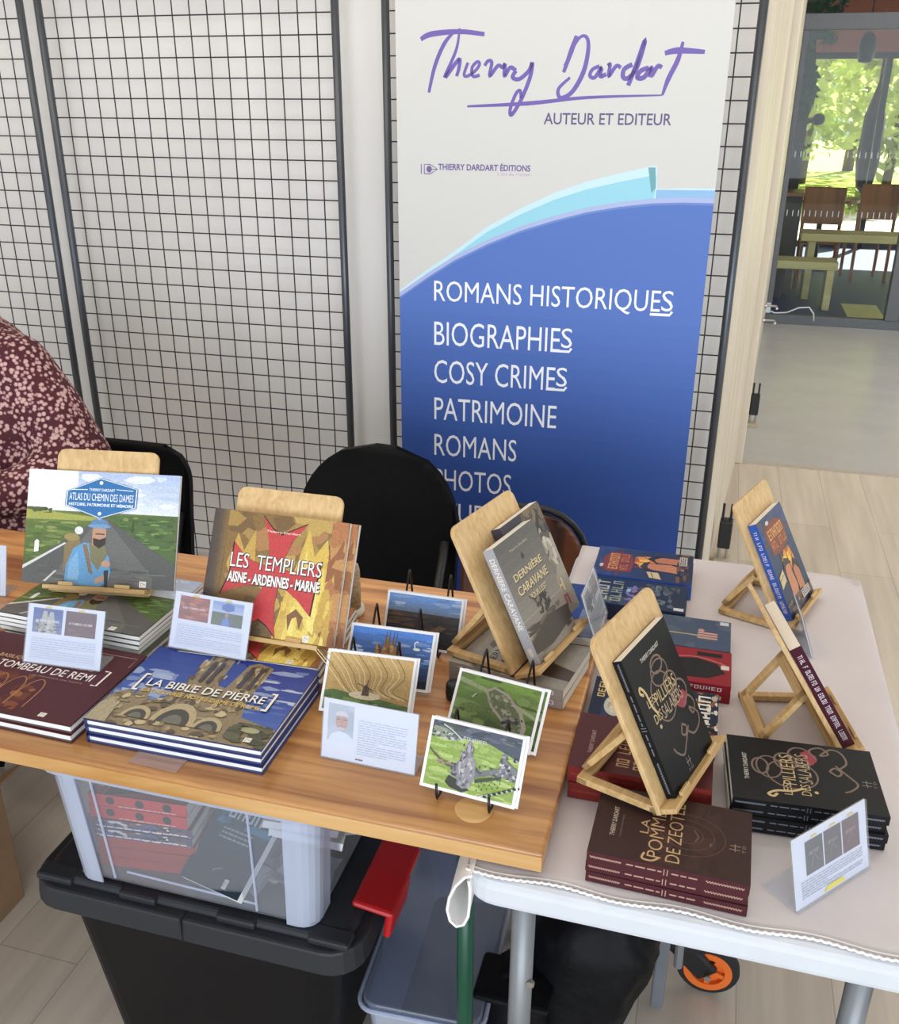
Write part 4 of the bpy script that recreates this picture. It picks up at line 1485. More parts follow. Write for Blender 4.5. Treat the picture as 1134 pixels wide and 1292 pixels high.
def stand(label, P, yaw_d, tilt_d, tbook, z0, bw=.195, bl=.25, du=0.0, L=.13, depth=None):
    """bamboo book stand under a book whose front bottom edge centre is P"""
    a, ti = R(yaw_d), R(tilt_d)
    n = Vector((math.sin(a) * math.cos(ti), -math.cos(a) * math.cos(ti), math.sin(ti)))
    u = Vector((math.cos(a), math.sin(a), 0))
    v = Vector((-math.sin(a) * math.sin(ti), math.cos(a) * math.sin(ti), math.cos(ti)))
    q = Vector(P) - n * (tbook + .0008) + u * du
    zl = (q.z - z0) / math.cos(ti)
    q = q - v * zl
    t = thing('book_stand', label, 'book stand', q, (0, 0, a), 'bamboo book stands')
    M = Matrix.Translation((0, 0, 0)) @ Matrix.Rotation(R(90) - ti, 4, 'X')   # local: x width, y up the board, z towards the reader
    w2 = bw / 2
    top = zl + bl
    r = .016
    poly = [(-w2, .006), (w2, .006)] + [(w2 - r + r * math.cos(R(i * 15)), top - r + r * math.sin(R(i * 15))) for i in range(7)] + [(-w2 + r + r * math.cos(R(90 + i * 15)), top - r + r * math.sin(R(90 + i * 15))) for i in range(7)]
    b = MB()
    b.M = M
    b.prism(poly, -.0075, 0)
    b.build('backboard', M_bamboo, t, bevel=.0015)
    d = (depth or tbook + .010)
    l = MB()
    l.M = M
    l.box(-w2, w2, zl - .0085, zl - .0008, 0, d)
    lg = l.build('ledge', M_bamboo_x, t, bevel=.0012)
    for s in (-1, 1):
        e = MB()
        e.M = M
        e.box(s * w2 * .55 - .014, s * w2 * .55 + .014, zl - .0008, zl + .006, d - .005, d)
        e.build('page_stop', M_bamboo_x, lg, bevel=.001)
    fr = MB()
    wb = w2 - .004
    for s in (-1, 1):
        x0, x1 = sorted((s * wb, s * (wb - .014)))
        fr.box(x0, x1, .006, L, .0005, .0105)
    fr.box(-wb, wb, L - .016, L, .0006, .0104).box(-wb, wb, .006, .022, .0006, .0104)
    fr.build('base_frame', M_bamboo_x, t, bevel=.001)
    st = MB()
    ya, za = L - .006, .0115
    sv = .115
    yb, zb = sv * math.sin(ti) + .008 * math.cos(ti), sv * math.cos(ti)
    dl = math.hypot(ya - yb, za - zb)
    ang = math.atan2(zb - za, yb - ya)
    st.M = Matrix.Translation((0, ya, za)) @ Matrix.Rotation(ang, 4, 'X')
    ws = wb - .016
    for s in (-1, 1):
        x0, x1 = sorted((s * ws, s * (ws - .014)))
        st.box(x0, x1, 0, dl, -.009, .0)
    st.box(-ws, ws, dl - .016, dl, -.009, 0).box(-ws, ws, 0, .014, -.009, 0)
    st.build('rear_strut', M_bamboo_x, t, bevel=.001)
    return t


# --- left: atlas books
ZW, ZC = .7755, .7365
bk = book(.290, .209, .0085, '#4a4f43', art_atlas, '', page=M_pagew, prn=M_photo, spine_col='#3f4038')
src = stack(bk, 6, .0085, -1.022, 1.316, ZW, -1.5, 'flat photo book with white pages', 'in the pile under the soldier book', seed=3, group='photo books under the soldier book',
            shift=[(-.004, .002), (-.003, .001), (-.005, 0), (-.004, 0), (.006, -.003), (.008, -.002)])
P = (-1.034, 1.314, .850)
d = dup(bk, label='photo book with a soldier in blue on a road, upright on the left bamboo stand')
del d['group']
lean(d, P, 8.9, 25.3, .209, .0085)
stand('bamboo stand holding the photo book with the soldier, on the left stack', P, 8.9, 25.3, .0085, .8290, depth=.024, L=.12)

# --- templar books
bk = book(.246, .206, .0105, '#5a4a38', art_templ, '', page=M_pagew, prn=M_photo, spine_col='#4a3c32')
stack(bk, 4, .0105, -.690, 1.312, ZW, 3, 'flat red cross book', 'in the pile under the upright red cross book', seed=5, group='red cross books stacked flat', jit=.004)
P = (-.668, 1.246, .842)
d = dup(bk, label='photo book with a big red cross, the front one upright on the second bamboo stand')
d['group'] = 'red cross books on the stand'
lean(d, P, .3, 28.6, .206, .0105)
d2 = dup(bk, label='second photo book upright behind the big red cross book, only its right edge showing')
d2['group'] = 'red cross books on the stand'
lean(d2, P, .3, 28.6, .206, .0105, du=.012, dn=.011)
stand('bamboo stand holding the upright red cross books, its top edge showing above them', P, .3, 28.6, .0216, .8192, depth=.028, L=.12)

# --- hardbacks at the front
bk = book(.288, .215, .0135, '#232f6b', art_bible, '', hard=True, page=M_pagew, prn=M_photo, spine_col='#26347a')
stack(bk, 3, .0135, -.699, 1.1035, ZW, 0.6, 'cathedral hardback with blue boards', 'in the pile at the wooden table front', seed=8, jit=.0015, djit=.4, group='cathedral hardbacks at the table front')
bk = book(.292, .205, .0150, '#451a24', art_tombeau, '', hard=True, page=M_pagew, prn=M_gloss, spine_col='#431820')
stack(bk, 2, .0150, -1.006, 1.089, ZW, -.5, 'maroon hardback with white pages', 'at the left front of the wooden table', seed=9, jit=.002, group='maroon hardbacks at the table front')
t = tag(MB().box(-.04, .04, -.016, .016, 0, .0008).build('clear_tape', mat_clear('clear_tape_plastic', '#e8d0c4', .35, .1, .2)), 'strip of clear pinkish tape on the table edge before the cathedral hardbacks', 'tape')
t.location = (-.715, .982, ZW)
t.rotation_euler = (0, 0, R(-2))

# --- middle stand with the grey paperbacks
P = Vector((-.191, 1.367, .838))
b1 = book(.140, .203, .020, '#6c6862', art_caravane, 'grey paperback with a caravan title in gold, the front one on the middle bamboo stand', page=M_page, prn=M_photo, spine_col='#a8a8ae', spine_txt='DERNIERE CARAVANE')
lean(b1, P, 74.9, 27.2, .203, .020)
b2 = book(.140, .203, .018, '#3a3645', art_gold, 'pale grey paperback with a red and gold title, standing behind the caravan book', page=M_page, prn=M_photo)
lean(b2, P, 74.9, 27.2, .203, .018, du=.070, dn=.0205, dv=.014)
stand('bamboo stand seen from the side holding two grey paperbacks at the table middle', P, 74.9, 27.2, .0388, .8150, du=.006, bw=.205, bl=.258)
bk = book(.138, .200, .0185, '#8a847a', art_horse, '', page=M_page, prn=M_photo, spine_col='#958f88', spine_txt=(8, 4))
stack(bk, 2, .0185, -.254, 1.357, ZW, 80, 'grey paperback', 'lying flat under the stand with the caravan book', seed=11, group='grey paperbacks lying flat')
bk = book(.132, .200, .0165, '#27407f', art_blue, '', page=M_page, spine_col='#1c2338', spine_txt=(7, 5))
stack(bk, 2, .0165, -.218, 1.548, ZW, 3, 'plain blue paperback', 'under the small grey card holder', seed=12, jit=.001, group='blue paperbacks by the small card')

# --- paperbacks on the cloth, spines to the front
PBW, PBH = .136, .201
bk = book(PBW, PBH, .0160, '#3c2422', art_brown, '', page=M_page, spine_col='#4a2027', deco='#b09080')
stack(bk, 3, .0160, .018, 1.028, ZC, 88.6, 'dark brown paperback with gold letters', 'at the front of the white table', seed=13, jit=.0015, djit=.5, group='brown paperbacks at the table front')
bk = book(.144, .203, .0138, '#141517', art_black, '', page=M_page, spine_col='#101114', deco='#6f7684')
blacks = stack(bk, 4, .0138, .190, 1.191, ZC, 94, 'flat black paperback', 'in the pile behind the card with three covers', seed=14, jit=.003, group='black paperbacks lying flat')
bk = book(PBW, PBH, .0265, '#55282b', art_maroon, '', page=M_page, spine_col='#7a2622', deco='#8a3a34')
stack(bk, 2, .0265, -.034, 1.188, ZC, 90, 'thick maroon paperback', 'lying flat under the foreground stand', seed=15, group='maroon paperbacks under the black book')
bk = book(PBW, PBH, .0160, '#1d2740', art_moon, '', page=M_page)
stack(bk, 2, .0160, -.028, 1.330, ZC, 90, 'dark blue paperback with a full moon', 'behind the maroon paperbacks', seed=16, group='moon paperbacks')
bk = book(.110, .195, .0175, '#8f1f2a', art_red, '', page=M_page, spine_col='#8a1c28', spine_txt=(6, 4, 6))
stack(bk, 2, .0175, -.006, 1.476, ZC, 90, 'red and black paperback', 'behind the upright black book', seed=17, group='red paperbacks lying flat')
bk = book(.110, .195, .0170, '#48546a', art_key, '', page=M_page)
stack(bk, 2, .0170, -.008, 1.590, ZC, 90, 'blue-grey paperback with a golden key', 'between the red and the dark blue paperbacks', seed=18, group='blue-grey paperbacks')
bk = book(.112, .190, .0175, '#26304a', art_night, '', page=M_page)
stack(bk, 2, .0175, -.090, 1.712, ZC, 90, 'dark blue paperback with pale green letters', 'before the orange and blue pile', seed=19, group='dark blue paperbacks')
adv = book(.140, .200, .0170, '#1f3f8f', art_adventure, '', page=M_page, prn=M_photo, spine_col='#2a55b0', spine_txt=(3, 3, 5, 4, 6, 5))
stack(adv, 2, .0170, -.090, 1.850, ZC, 90, 'flat blue and orange paperback', 'at the far left corner of the cloth', seed=20, group='blue and orange paperbacks lying flat')

# --- three stands on the right
P = Vector((.041, 1.131, .812))
d = dup(blacks[0], label='black paperback with looping calligraphy, upright on the bamboo stand in the foreground')
del d['group']
lean(d, P, 72, 27.5, .203, .0138)
stand('bamboo stand in the right foreground holding the upright black paperback', P, 72, 27.5, .0138, .7912, bl=.246)
P = Vector((.228, 1.778, .758))
d = dup(adv, label='blue paperback with two adventurers, upright on the farthest bamboo stand')
del d['group']
lean(d, P, 70.5, 28.3, .200, .0170)
stand('farthest bamboo stand at the right, holding the blue adventure paperback', P, 70.5, 28.3, .0170, ZC + .0005, bw=.185)
P = Vector((.262, 1.407, .756))
b = book(.142, .203, .0190, '#3f1420', art_maroon, 'dark purple paperback seen along its lettered spine on the right bamboo stand', page=M_page, spine_col='#451526', spine_txt=(4, 1, 7, 2, 5, 4, 6, 5))
lean(b, P, 103.5, 32.0, .203, .0190)
stand('bamboo stand turned away at the right, holding the dark purple paperback', P, 103.5, 32.0, .0190, ZC + .0005, bw=.168)
# ------------------------------------------------------------------ postcards on wire easels
M_postback = mat('white_card_stock', '#f0f0f2', 0.6, noise=0.02)


def pc_ruins(A):
    A = A.faded(.9)
    A.grad(0, 0, 1, 1, '#8aa648', '#86a14a', 4)
    A.blobs(0, 0, 1, .84, ['#98b258', '#a8c066', '#8ea84e', '#b0c470', '#9aae5e'], 90, .10, .035, 2)
    A.poly([(0, .86), (.35, .80), (.6, .84), (1, .66), (1, 1), (0, 1)], '#4a5262')
    A.blobs(0, .84, 1, 1, ['#3f4656', '#59616e', '#6a7280', '#4d5548'], 50, .07, .03, 3)
    A.poly([(0, .80), (.02, .92), (.16, .90), (.34, .80), (.30, .74), (.10, .76)], '#8d957c')
    A.blobs(0, .74, .32, .86, ['#5a5f66', '#b9bcc0', '#7d8278', '#3f444a'], 34, .03, .02, 4)
    A.stroke([(.12, .96), (.22, .90), (.36, .78)], .0016, '#c4c8c0')
    A.stroke([(.01, .56), (.10, .46), (.19, .40)], .002, '#5c5048')
    A.blobs(.10, .34, .28, .42, ['#8a6a5c', '#6a5a54', '#a08478'], 16, .03, .012, 5)
    A.poly([(.24, .10), (.27, .22), (.36, .18), (.52, .06), (.44, 0), (.30, .04)], '#34382f')
    A.poly([(.28, .24), (.30, .40), (.36, .46), (.40, .62), (.42, .78), (.45, .80), (.48, .76), (.49, .58), (.54, .50), (.56, .30), (.52, .10), (.44, .06), (.38, .10), (.36, .20)], '#8b8890')
    A.blobs(.36, .10, .52, .74, ['#a5a2a8', '#6d6a76', '#8f8c94', '#4f4c58', '#b5b2b4'], 60, .02, .04, 6)
    A.blobs(.28, .22, .36, .42, ['#5a5762', '#77747c', '#47444e'], 14, .02, .03, 7)
    A.poly([(.55, .26), (.82, .42), (.83, .50), (.56, .36)], '#6f7076')
    A.blobs(.55, .30, .84, .48, ['#585a5e', '#8e8f92', '#4a5044'], 26, .02, .015, 8)
    A.poly([(.80, .36), (.81, .60), (.835, .74), (.86, .74), (.88, .62), (.95, .56), (1, .52), (1, .34), (.90, .38)], '#78767f')
    A.blobs(.80, .34, 1, .70, ['#9a98a0', '#55535e', '#3f4048', '#c9c8cc'], 28, .02, .03, 9)
    A.poly([(.56, .24), (.84, .38), (.84, .34), (.57, .19)], '#3c4632')
    for i in range(14):
        A.ell(.60 + (i % 5) * .055 + (i // 5) * .02, .09 + (i // 5) * .07 + (i % 5) * .028, .006, .014, '#3f4a30')
    A.stroke([(.62, .0), (.80, .10), (1, .24)], .0022, '#c2c2c0')
    for i in range(7):
        A.ell(.70 + i * .05, .03 + i * .036, .022, .02, '#2c3034')
    A.glyphs(.36, .80, .64, .845, '#cfd2d0', (9,), 4)


def pc_boat(A):
    A = A.faded()
    A.grad(0, 0, 1, 1, '#3f5424', '#6d8a38', 8)
    A.blobs(0, 0, 1, 1, ['#4d632a', '#5d7530', '#6f8a3c', '#42551f'], 50, .14, .06, 2)
    A.poly([(0, .84), (.55, .70), (1, .50), (1, .56), (.55, .77), (0, .92)], '#8d9a6a')
    A.poly([(.34, .78), (.44, .88), (.62, .82), (.84, .56), (.92, .34), (.90, .16), (.80, .10), (.62, .34), (.44, .54)], '#99907e')
    A.poly([(.38, .77), (.45, .84), (.60, .78), (.80, .54), (.86, .34), (.85, .2), (.80, .17), (.64, .38), (.47, .56)], '#5c6638')
    A.blobs(.42, .4, .72, .78, ['#8d8a70', '#737850', '#a39c88'], 26, .03, .03, 4)
    A.blobs(.62, .2, .86, .46, ['#2f3034', '#4a4a52', '#7d7a72', '#25262a'], 26, .04, .03, 5)
    A.stroke([(.20, .62), (.24, .70)], .0015, '#cfd0c0')


def pc_mill(A):
    A = A.faded()
    A.grad(0, 0, 1, 1, '#a7874f', '#c5a56c', 6)
    for i in range(14):
        x = i / 13
        A.stroke([(x - .2, 1), (x * .9 + .02, .7), (.2 + x * .6, .42), (.3 + x * .7, .3)], .0014, ['#e0c894', '#8d6f40', '#d4b880'][i % 3])
    A.poly([(0, 0), (1, 0), (1, .2), (.7, .26), (.4, .3), (.1, .36), (0, .32)], '#4d6a2e')
    A.blobs(0, 0, 1, .24, ['#5c7a34', '#41592a', '#6f8a40'], 24, .08, .04, 3)
    A.ell(.48, .3, .19, .07, '#d9c7a4')
    A.poly([(.44, .3), (.45, .44), (.48, .50), (.52, .44), (.53, .3)], '#5a4434')
    A.stroke([(.38, .50), (.58, .40)], .0012, '#3a2c24')
    A.stroke([(.485, .36), (.50, .58)], .0012, '#3a2c24')


def pc_cathedral(A):
    A = A.faded()
    A.grad(0, 0, 1, 1, '#23304f', '#4f84d8', 8)
    A.blobs(0, .4, 1, .9, ['#8fb0e6', '#6b97de', '#b6cbee', '#3f6cc0'], 26, .09, .03, 2)
    A.poly([(.30, .1), (.31, .6), (.34, .66), (.35, .52), (.40, .62), (.43, .86), (.46, .88), (.48, .72), (.52, .9), (.54, .70), (.60, .66), (.62, .80), (.645, .60), (.67, .1)], '#a06c34')
    A.blobs(.31, .1, .66, .72, ['#c08a48', '#7a4f26', '#d0a058', '#5c3a1e'], 50, .02, .05, 3)
    for x in (.43, .47, .52, .56):
        A.stroke([(x, .7), (x, .96)], .001, '#5c4a3a')
    A.ell(.82, .70, .045, .025, '#eef2fa')
    A.stroke([(.80, .71), (.79, .80), (.815, .84), (.83, .82)], .002, '#eef2fa')
    A.rect(0, 0, 1, .14, '#1d2436')


def pc_dark(A):
    A = A.faded()
    A.grad(0, .62, 1, 1, '#6d7f9e', '#5f8fd0', 5)
    A.blobs(0, .74, 1, .98, ['#9fb4d4', '#7d9cd0', '#5580c2'], 14, .12, .03, 2)
    A.grad(0, 0, 1, .66, '#20222a', '#3a3436', 6)
    A.blobs(0, .3, 1, .66, ['#4a3c34', '#5c4636', '#2c2a30', '#6d5038'], 44, .12, .02, 3)
    A.poly([(.6, .3), (.74, .46), (.84, .42), (.7, .3)], '#7a5a3a')
    A.blobs(0, 0, 1, .3, ['#1c2028', '#262c36', '#171a20'], 20, .12, .04, 4)


def postcard(w, h, art, label, group):
    t = .0006
    c = MB()
    c.box(-w / 2, w / 2, -h / 2, h / 2, 0, t, 1)
    bd = .045
    A = Art(c, -w / 2 + bd * h, -h / 2 + bd * h, w - 2 * bd * h, h * (1 - 2 * bd), t)
    art(A)
    return tag(c.build('postcard', [M_photo, M_postback]), label, 'postcard', group)


def easel(label, P, yaw_d, tilt_d, tall, spread=.038, foot=.012):
    a, ti = R(yaw_d), R(tilt_d)
    t = thing('wire_easel', label, 'easel', P, (0, 0, a), 'black wire easels')
    v = Vector((0, math.sin(ti), math.cos(ti)))
    n = Vector((0, -math.cos(ti), math.sin(ti)))
    zb = (Vector(P).z - ZW)
    base = -zb + .0022
    for s in (-1, 1):
        x = s * spread
        o = -n * .0062
        pts = [(x, o.y + v.y * q, o.z + v.z * q) for q in (0, tall * .5, tall - .006)]
        tip = Vector((x, 0, 0)) + o + v * tall
        pts += [tuple(tip + v * .003 - n * .003), tuple(tip - n * .008), tuple(tip - v * .004 - n * .011)]
        e = pts[-1]
        pts += [(x, e[1] + .012, e[2] * .5 + base * .5), (x, e[1] + .020, base)]
        MB().tube(pts, .0019, 6).build('upright', M_wire, t, smooth=True)
        f = [(x, .0065, .002), (x, 0, -.0045), (x, -foot, -.0045), (x, -foot - .002, .002), (x, -foot - .0025, foot + .010)]
        f = [(p[0], p[1], max(p[2], base)) for p in f]
        MB().tube(f, .0019, 6).build('front_hook', M_wire, t, smooth=True)
    q = tall * .45
    y0, z0 = -n.y * .0062 + v.y * q, -n.z * .0062 + v.z * q
    MB().tube([(-spread, y0, z0), (spread, y0, z0)], .0016, 6).build('cross_wire', M_wire, t)
    return t


PC = [('ruins', pc_ruins, (-.259, 1.019), -5.6, 29.6, .139, .098, 2, 'aerial postcard of a ruined church on bright green lawn', .110),
      ('boat', pc_boat, (-.261, 1.145), -9.5, 36, .139, .098, 2, 'aerial postcard of a boat-shaped outline on dark green water', .132),
      ('mill', pc_mill, (-.461, 1.157), 3.5, 38, .146, .098, 2, 'postcard of a windmill below striped golden fields', .118),
      ('cathedral', pc_cathedral, (-.456, 1.243), 2, 37, .146, .098, 2, 'postcard of a cathedral and a white swan against blue sky', .132),
      ('dark', pc_dark, (-.437, 1.372), 0, 27, .140, .096, 2, 'postcard of a dark hilly landscape under a blue sky', .132)]
for nm, art, (x, y), yw, tl, w, h, n, lab, tall in PC:
    P = (x, y, ZW + .0095)
    c = postcard(w, h, art, lab, 'postcards on wire easels')
    lean(c, P, yw, tl, h, .0006)
    c2 = c.copy()
    COL.objects.link(c2)
    c2['label'] = 'second card just behind the ' + lab.split(',')[0].replace('aerial ', '')
    lean(c2, P, yw, tl, h, .0006, du=.008 if nm == 'boat' else .004, dn=.003, dv=.0012)
    easel('black wire easel behind the %s' % lab.split(',')[0], (x, y, ZW + .0095), yw, tl, tall)

# ------------------------------------------------------------------ acrylic sign holders


def sign(name, label, P, yaw_d, tilt_d, w, h, art, base=.045, cat='sign', group='acrylic card holders'):
    a, ti = R(yaw_d), R(tilt_d)
    t = thing('sign_holder', label, cat, P, (0, 0, a), group)
    M = Matrix.Rotation(R(90) - ti, 4, 'X')
    g = MB()
    g.M = M
    g.box(-w / 2, w / 2, 0, h, .0008, .0022).box(-w / 2, w / 2, 0, h, -.0024, -.0010)
    g.M = Matrix.Identity(4)
    g.box(-w / 2, w / 2, 0, base, .0003, .0020)
    g.build('acrylic_holder', M_acryl, t)
    c = MB()
    c.M = M
    c.box(-w / 2 + .001, w / 2 - .001, .0015, h - .0005, -.0008, 0, 1)
    A = Art(c, -w / 2 + .001, .0015, w - .002, h - .002, 0.00005)
    A.rect(0, 0, 1, 1, '#f2f2f6')
    art(A)
    c.build('card_insert', [M_card, M_postback], t)
    return t


class Sub:
    """the same artwork drawn small inside another card"""

    def __init__(self, A, x0, y0, x1, y1):
        self.A, self.b = A, (x0, y0, x1, y1)

    def sub(self):
        A = self.A
        x0, y0, x1, y1 = self.b
        s = Art(A.mb, A.x0 + x0 * A.w, A.y0 + y0 * A.h, (x1 - x0) * A.w, (y1 - y0) * A.h, A.z + 4e-5, A.mi)
        return s


def thumb(A, x0, y0, x1, y1, art):
    s = Sub(A, x0, y0, x1, y1).sub()
    w0 = Art.stroke
    art(s)
    A.z = s.z


def tab(A, x, y):
    A.poly([(x - .05, y - .012), (x - .03, y + .018), (x + .03, y + .018), (x + .05, y - .012)], '#f0d34a')


def th_cath(A):
    A.grad(0, 0, 1, 1, '#6f7fae', '#2f4f9e', 4)
    A.poly([(.2, 0), (.28, .5), (.34, .9), (.46, .9), (.5, .6), (.56, .88), (.68, .88), (.74, .5), (.84, 0)], '#c2bcb0')
    A.blobs(.1, 0, .9, .5, ['#d8d2c4', '#8c8678', '#4a4a52', '#a59c88'], 30, .06, .06, 3)
    A.text('LA BIBLE DE PIERRE', .1, .45, .9, .55, '#f2f0ec', bold=.02)


def th_maroon(A):
    A.rect(0, 0, 1, 1, '#5c2430')
    A.blobs(.1, .05, .9, .4, ['#6e3238', '#7d443e'], 12, .1, .06, 3)
    A.text('LE TOMBEAU DE REMI', .12, .46, .88, .56, '#e9d5cf', bold=.02)


def th_red(A):
    A.rect(0, 0, 1, 1, '#9c2f28')
    A.blobs(0, 0, 1, 1, ['#b8502a', '#a33a26', '#c46a34', '#8a2a26'], 26, .14, .12, 3)
    A.text('LES TEMPLIERS', .12, .46, .88, .55, '#f0dcd0', bold=.02)


def th_soldier(A):
    A.grad(0, .5, 1, 1, '#b9c6e0', '#8fa8d4', 3)
    A.rect(0, 0, 1, .55, '#4c5f3a')
    A.poly([(.2, 0), (.48, .55), (.54, .55), (.9, 0)], '#555a62')
    A.poly([(.3, .85), (.5, .98), (.7, .88), (.7, .68), (.5, .60), (.3, .68)], '#2e66b8')
    A.poly([(.34, 0), (.38, .3), (.52, .36), (.60, .1), (.58, 0)], '#4f86cc')
    A.ell(.48, .45, .06, .09, '#b98a70')


def card_two(a, b):
    def f(A):
        thumb(A, .07, .52, .46, .94, a)
        thumb(A, .50, .52, .90, .94, b)
        tab(A, .27, .955)
        tab(A, .70, .955)
        A.rect(.06, .05, .93, .46, '#e9eaf3')
        A.lines(.08, .08, .92, .44, 9, '#c2c4d6', 4, .36)
    return f


def card_author(A):
    A.rect(.05, .30, .33, .93, '#c4c8cf')
    A.blobs(.05, .30, .33, .93, ['#cdd2d8', '#b9bec6'], 8, .1, .1, 2)
    A.poly([(.06, .30), (.10, .42), (.18, .48), (.26, .46), (.33, .38), (.33, .30)], '#eef1f5')
    A.ell(.20, .65, .066, .145, '#d09a86')
    A.ell(.20, .735, .070, .085, '#e2ddd8', 14, 0, 180)
    A.ell(.20, .525, .036, .03, '#dfc9bf')
    A.stroke([(.145, .68), (.185, .68)], .0012, '#6a5a56')
    A.stroke([(.215, .68), (.255, .68)], .0012, '#6a5a56')
    A.stroke([(.18, .565), (.22, .565)], .0009, '#a5605a')
    A.stroke([(.20, .66), (.205, .61)], .0009, '#b87f6e')
    A.lines(.38, .14, .90, .74, 15, '#bfc3d4', 5, .32)
    A.rect(.37, .05, .395, .075, '#3a3a46')
    A.rect(.40, .05, .45, .075, '#8a3a44')


def card_three(A):
    for i, f in enumerate((lambda B: (B.rect(0, 0, 1, 1, '#2f3034'), B.glyphs(.2, .55, .8, .65, '#9a9a9a', (5,)), B.stroke([(.3, .2), (.5, .5), (.7, .3)], .0008, '#8a8a88')),
                           lambda B: (B.rect(0, 0, 1, 1, '#3a2c30'), B.glyphs(.2, .55, .8, .65, '#9a8a7a', (6,)), B.stroke([(.3, .2), (.5, .5), (.7, .3)], .0008, '#8a7a6a')),
                           lambda B: (B.rect(0, 0, 1, 1, '#571c28'), B.glyphs(.2, .55, .8, .65, '#b08a80', (7,)), B.stroke([(.3, .2), (.5, .5), (.7, .3)], .0008, '#9a6a60')))):
        x = .16 + i * .25
        thumb(A, x, .40, x + .235, .88, f)
        tab(A, x + .12, .915)
    A.lines(.08, .10, .92, .36, 7, '#b4b6c8', 4, .38)
    A.poly([(.36, .03), (.42, .10), (.62, .10), (.66, .03)], '#f0dc3c')


def card_grey(A):
    A.blobs(.02, .02, .98, .98, ['#b9b8b4', '#8d8c88', '#d8d7d2', '#6f6e6c'], 16, .16, .12, 3)
    A.rect(.08, .60, .40, .92, '#77767a')
    A.rect(.55, .60, .92, .92, '#9a8f84')
    A.rect(.06, .05, .94, .5, '#c4c4c2')
    A.lines(.1, .1, .9, .45, 6, '#8d8d8d', 3, .4)


sign('s', 'acrylic holder with a card of two covers, standing on the maroon hardbacks', (-.976, 1.121, .8062), 3.6, 24.6, .141, .099, card_two(th_cath, th_maroon))
sign('s', 'acrylic holder with a card of two covers, before the upright red cross book', (-.755, 1.205, .8192), -1.9, 25.3, .146, .096, card_two(th_red, th_soldier), base=.02)
sign('s', 'acrylic holder with a card showing a small portrait of a man in glasses and text', (-.417, 1.055, ZW + .0004), -1.6, 14.0, .147, .093, card_author)
sign('s', 'acrylic holder with a card of three dark covers on the white table', (.226, 1.034, ZC + .0005), 48.5, 15, .146, .098, card_three, base=.055)
sign('s', 'small grey acrylic card holder seen edge-on behind the grey paperbacks', (-.135, 1.491, .8092), 87.4, 18.8, .113, .094, card_grey)
sign('s', 'white acrylic card holder cut by the left photo edge beside the soldier book', (-1.345, 1.335, ZW + .0004), 10, 20, .148, .10, card_two(th_red, th_maroon))
sign('s', 'white acrylic card holder half hidden between the two right bamboo stands', (.232, 1.665, ZC + .0005), 96, 20, .10, .085, card_grey)

# small things on the wooden table
t = thing('beige_bottle', 'small beige woven-textured bottle standing behind the red cross book', 'bottle', (-.606, 1.475, ZW))
MB().lathe([(.026, 0), (.028, .004), (.027, .014)], 20).build('base', mat('off_white_plastic', '#ddd6c8', .6, noise=.05), t, smooth=True)
MB().lathe([(.021, .014), (.0215, .05), (.021, .09), (.019, .100), (.010, .106)], 20).build('body', mat('woven_beige', '#b39f80', .9, noise=.25, nscale=120, bump=.5, bscale=150), t, smooth=True)
t = thing('small_jar', 'small black round jar standing beside the boat postcard', 'jar', (-.342, 1.258, ZW))
MB().lathe([(.012, 0), (.0135, .003), (.0135, .026), (.011, .030)], 18).build('body', M_black, t, smooth=True)
MB().lathe([(.0138, .010), (.0142, .012), (.0138, .014)], 18).build('ridge', M_rubber, t, smooth=True)

# ------------------------------------------------------------------ boxes under the table
LX0, LX1, LY0, LY1 = -1.035, -.425, 1.0, 1.42
M_lid = mat('dark_grey_lid', '#292b30', 0.5, noise=.06, spec=.35)
M_bin = mat('black_bin', '#08090d', 0.45, noise=.08, spec=.25)
bb = thing('storage_bin', 'large black storage bin with a dark lid and red clips under the wooden table', 'storage bin', ((LX0 + LX1) / 2, (LY0 + LY1) / 2, 0))
hx, hy = (LX1 - LX0) / 2, (LY1 - LY0) / 2
b = MB()


def frustum(mb, w0, d0, w1, d1, z0, z1, r, n=5, mi=0, cap=True):
    lo, hi = rounded(-w0, w0, -d0, d0, r, n), rounded(-w1, w1, -d1, d1, r, n)
    k = len(lo)
    vs = [(x, y, z0) for x, y in lo] + [(x, y, z1) for x, y in hi]
    fs = [(i, (i + 1) % k, k + (i + 1) % k, k + i) for i in range(k)]
    fs.append(list(range(k))[::-1])
    if cap:
        fs.append(list(range(k, 2 * k)))
    return mb.add(vs, fs, mi)


frustum(b, hx - .09, hy - .06, hx - .045, hy - .03, 0, .405, .05)
b.build('body', M_bin, bb, bevel=.004)
l = MB()
frustum(l, hx, hy, hx - .004, hy - .004, .395, .440, .06)
frustum(l, hx - .02, hy - .02, hx - .028, hy - .028, .440, .452, .05)
for sx in (-1, 1):
    for k in (-.16, .16):
        l.box(sx * .17 + k * .5 - .035, sx * .17 + k * .5 + .035, -hy + .016, -hy + .05, .438, .4535)
lid_ = l.build('lid', M_lid, bb, bevel=.005)
MB().box(-.0012, .0012, -hy - .0008, -hy + .03, .397, .442).build('lid_seam', M_black, lid_)
for sx in (1,):
    c = MB()
    c.M = Matrix.Translation((sx * (hx - .012), -.055, .430)) @ Matrix.Rotation(sx * R(8), 4, 'Y')
    c.prism([(-.035, -.065), (.036, -.065), (.036, .095), (-.035, .095)], .022, .034).prism([(.024, -.065), (.038, -.065), (.038, .03), (.024, .03)], -.022, .034)
    c.build('clip', M_red, bb, bevel=.006)

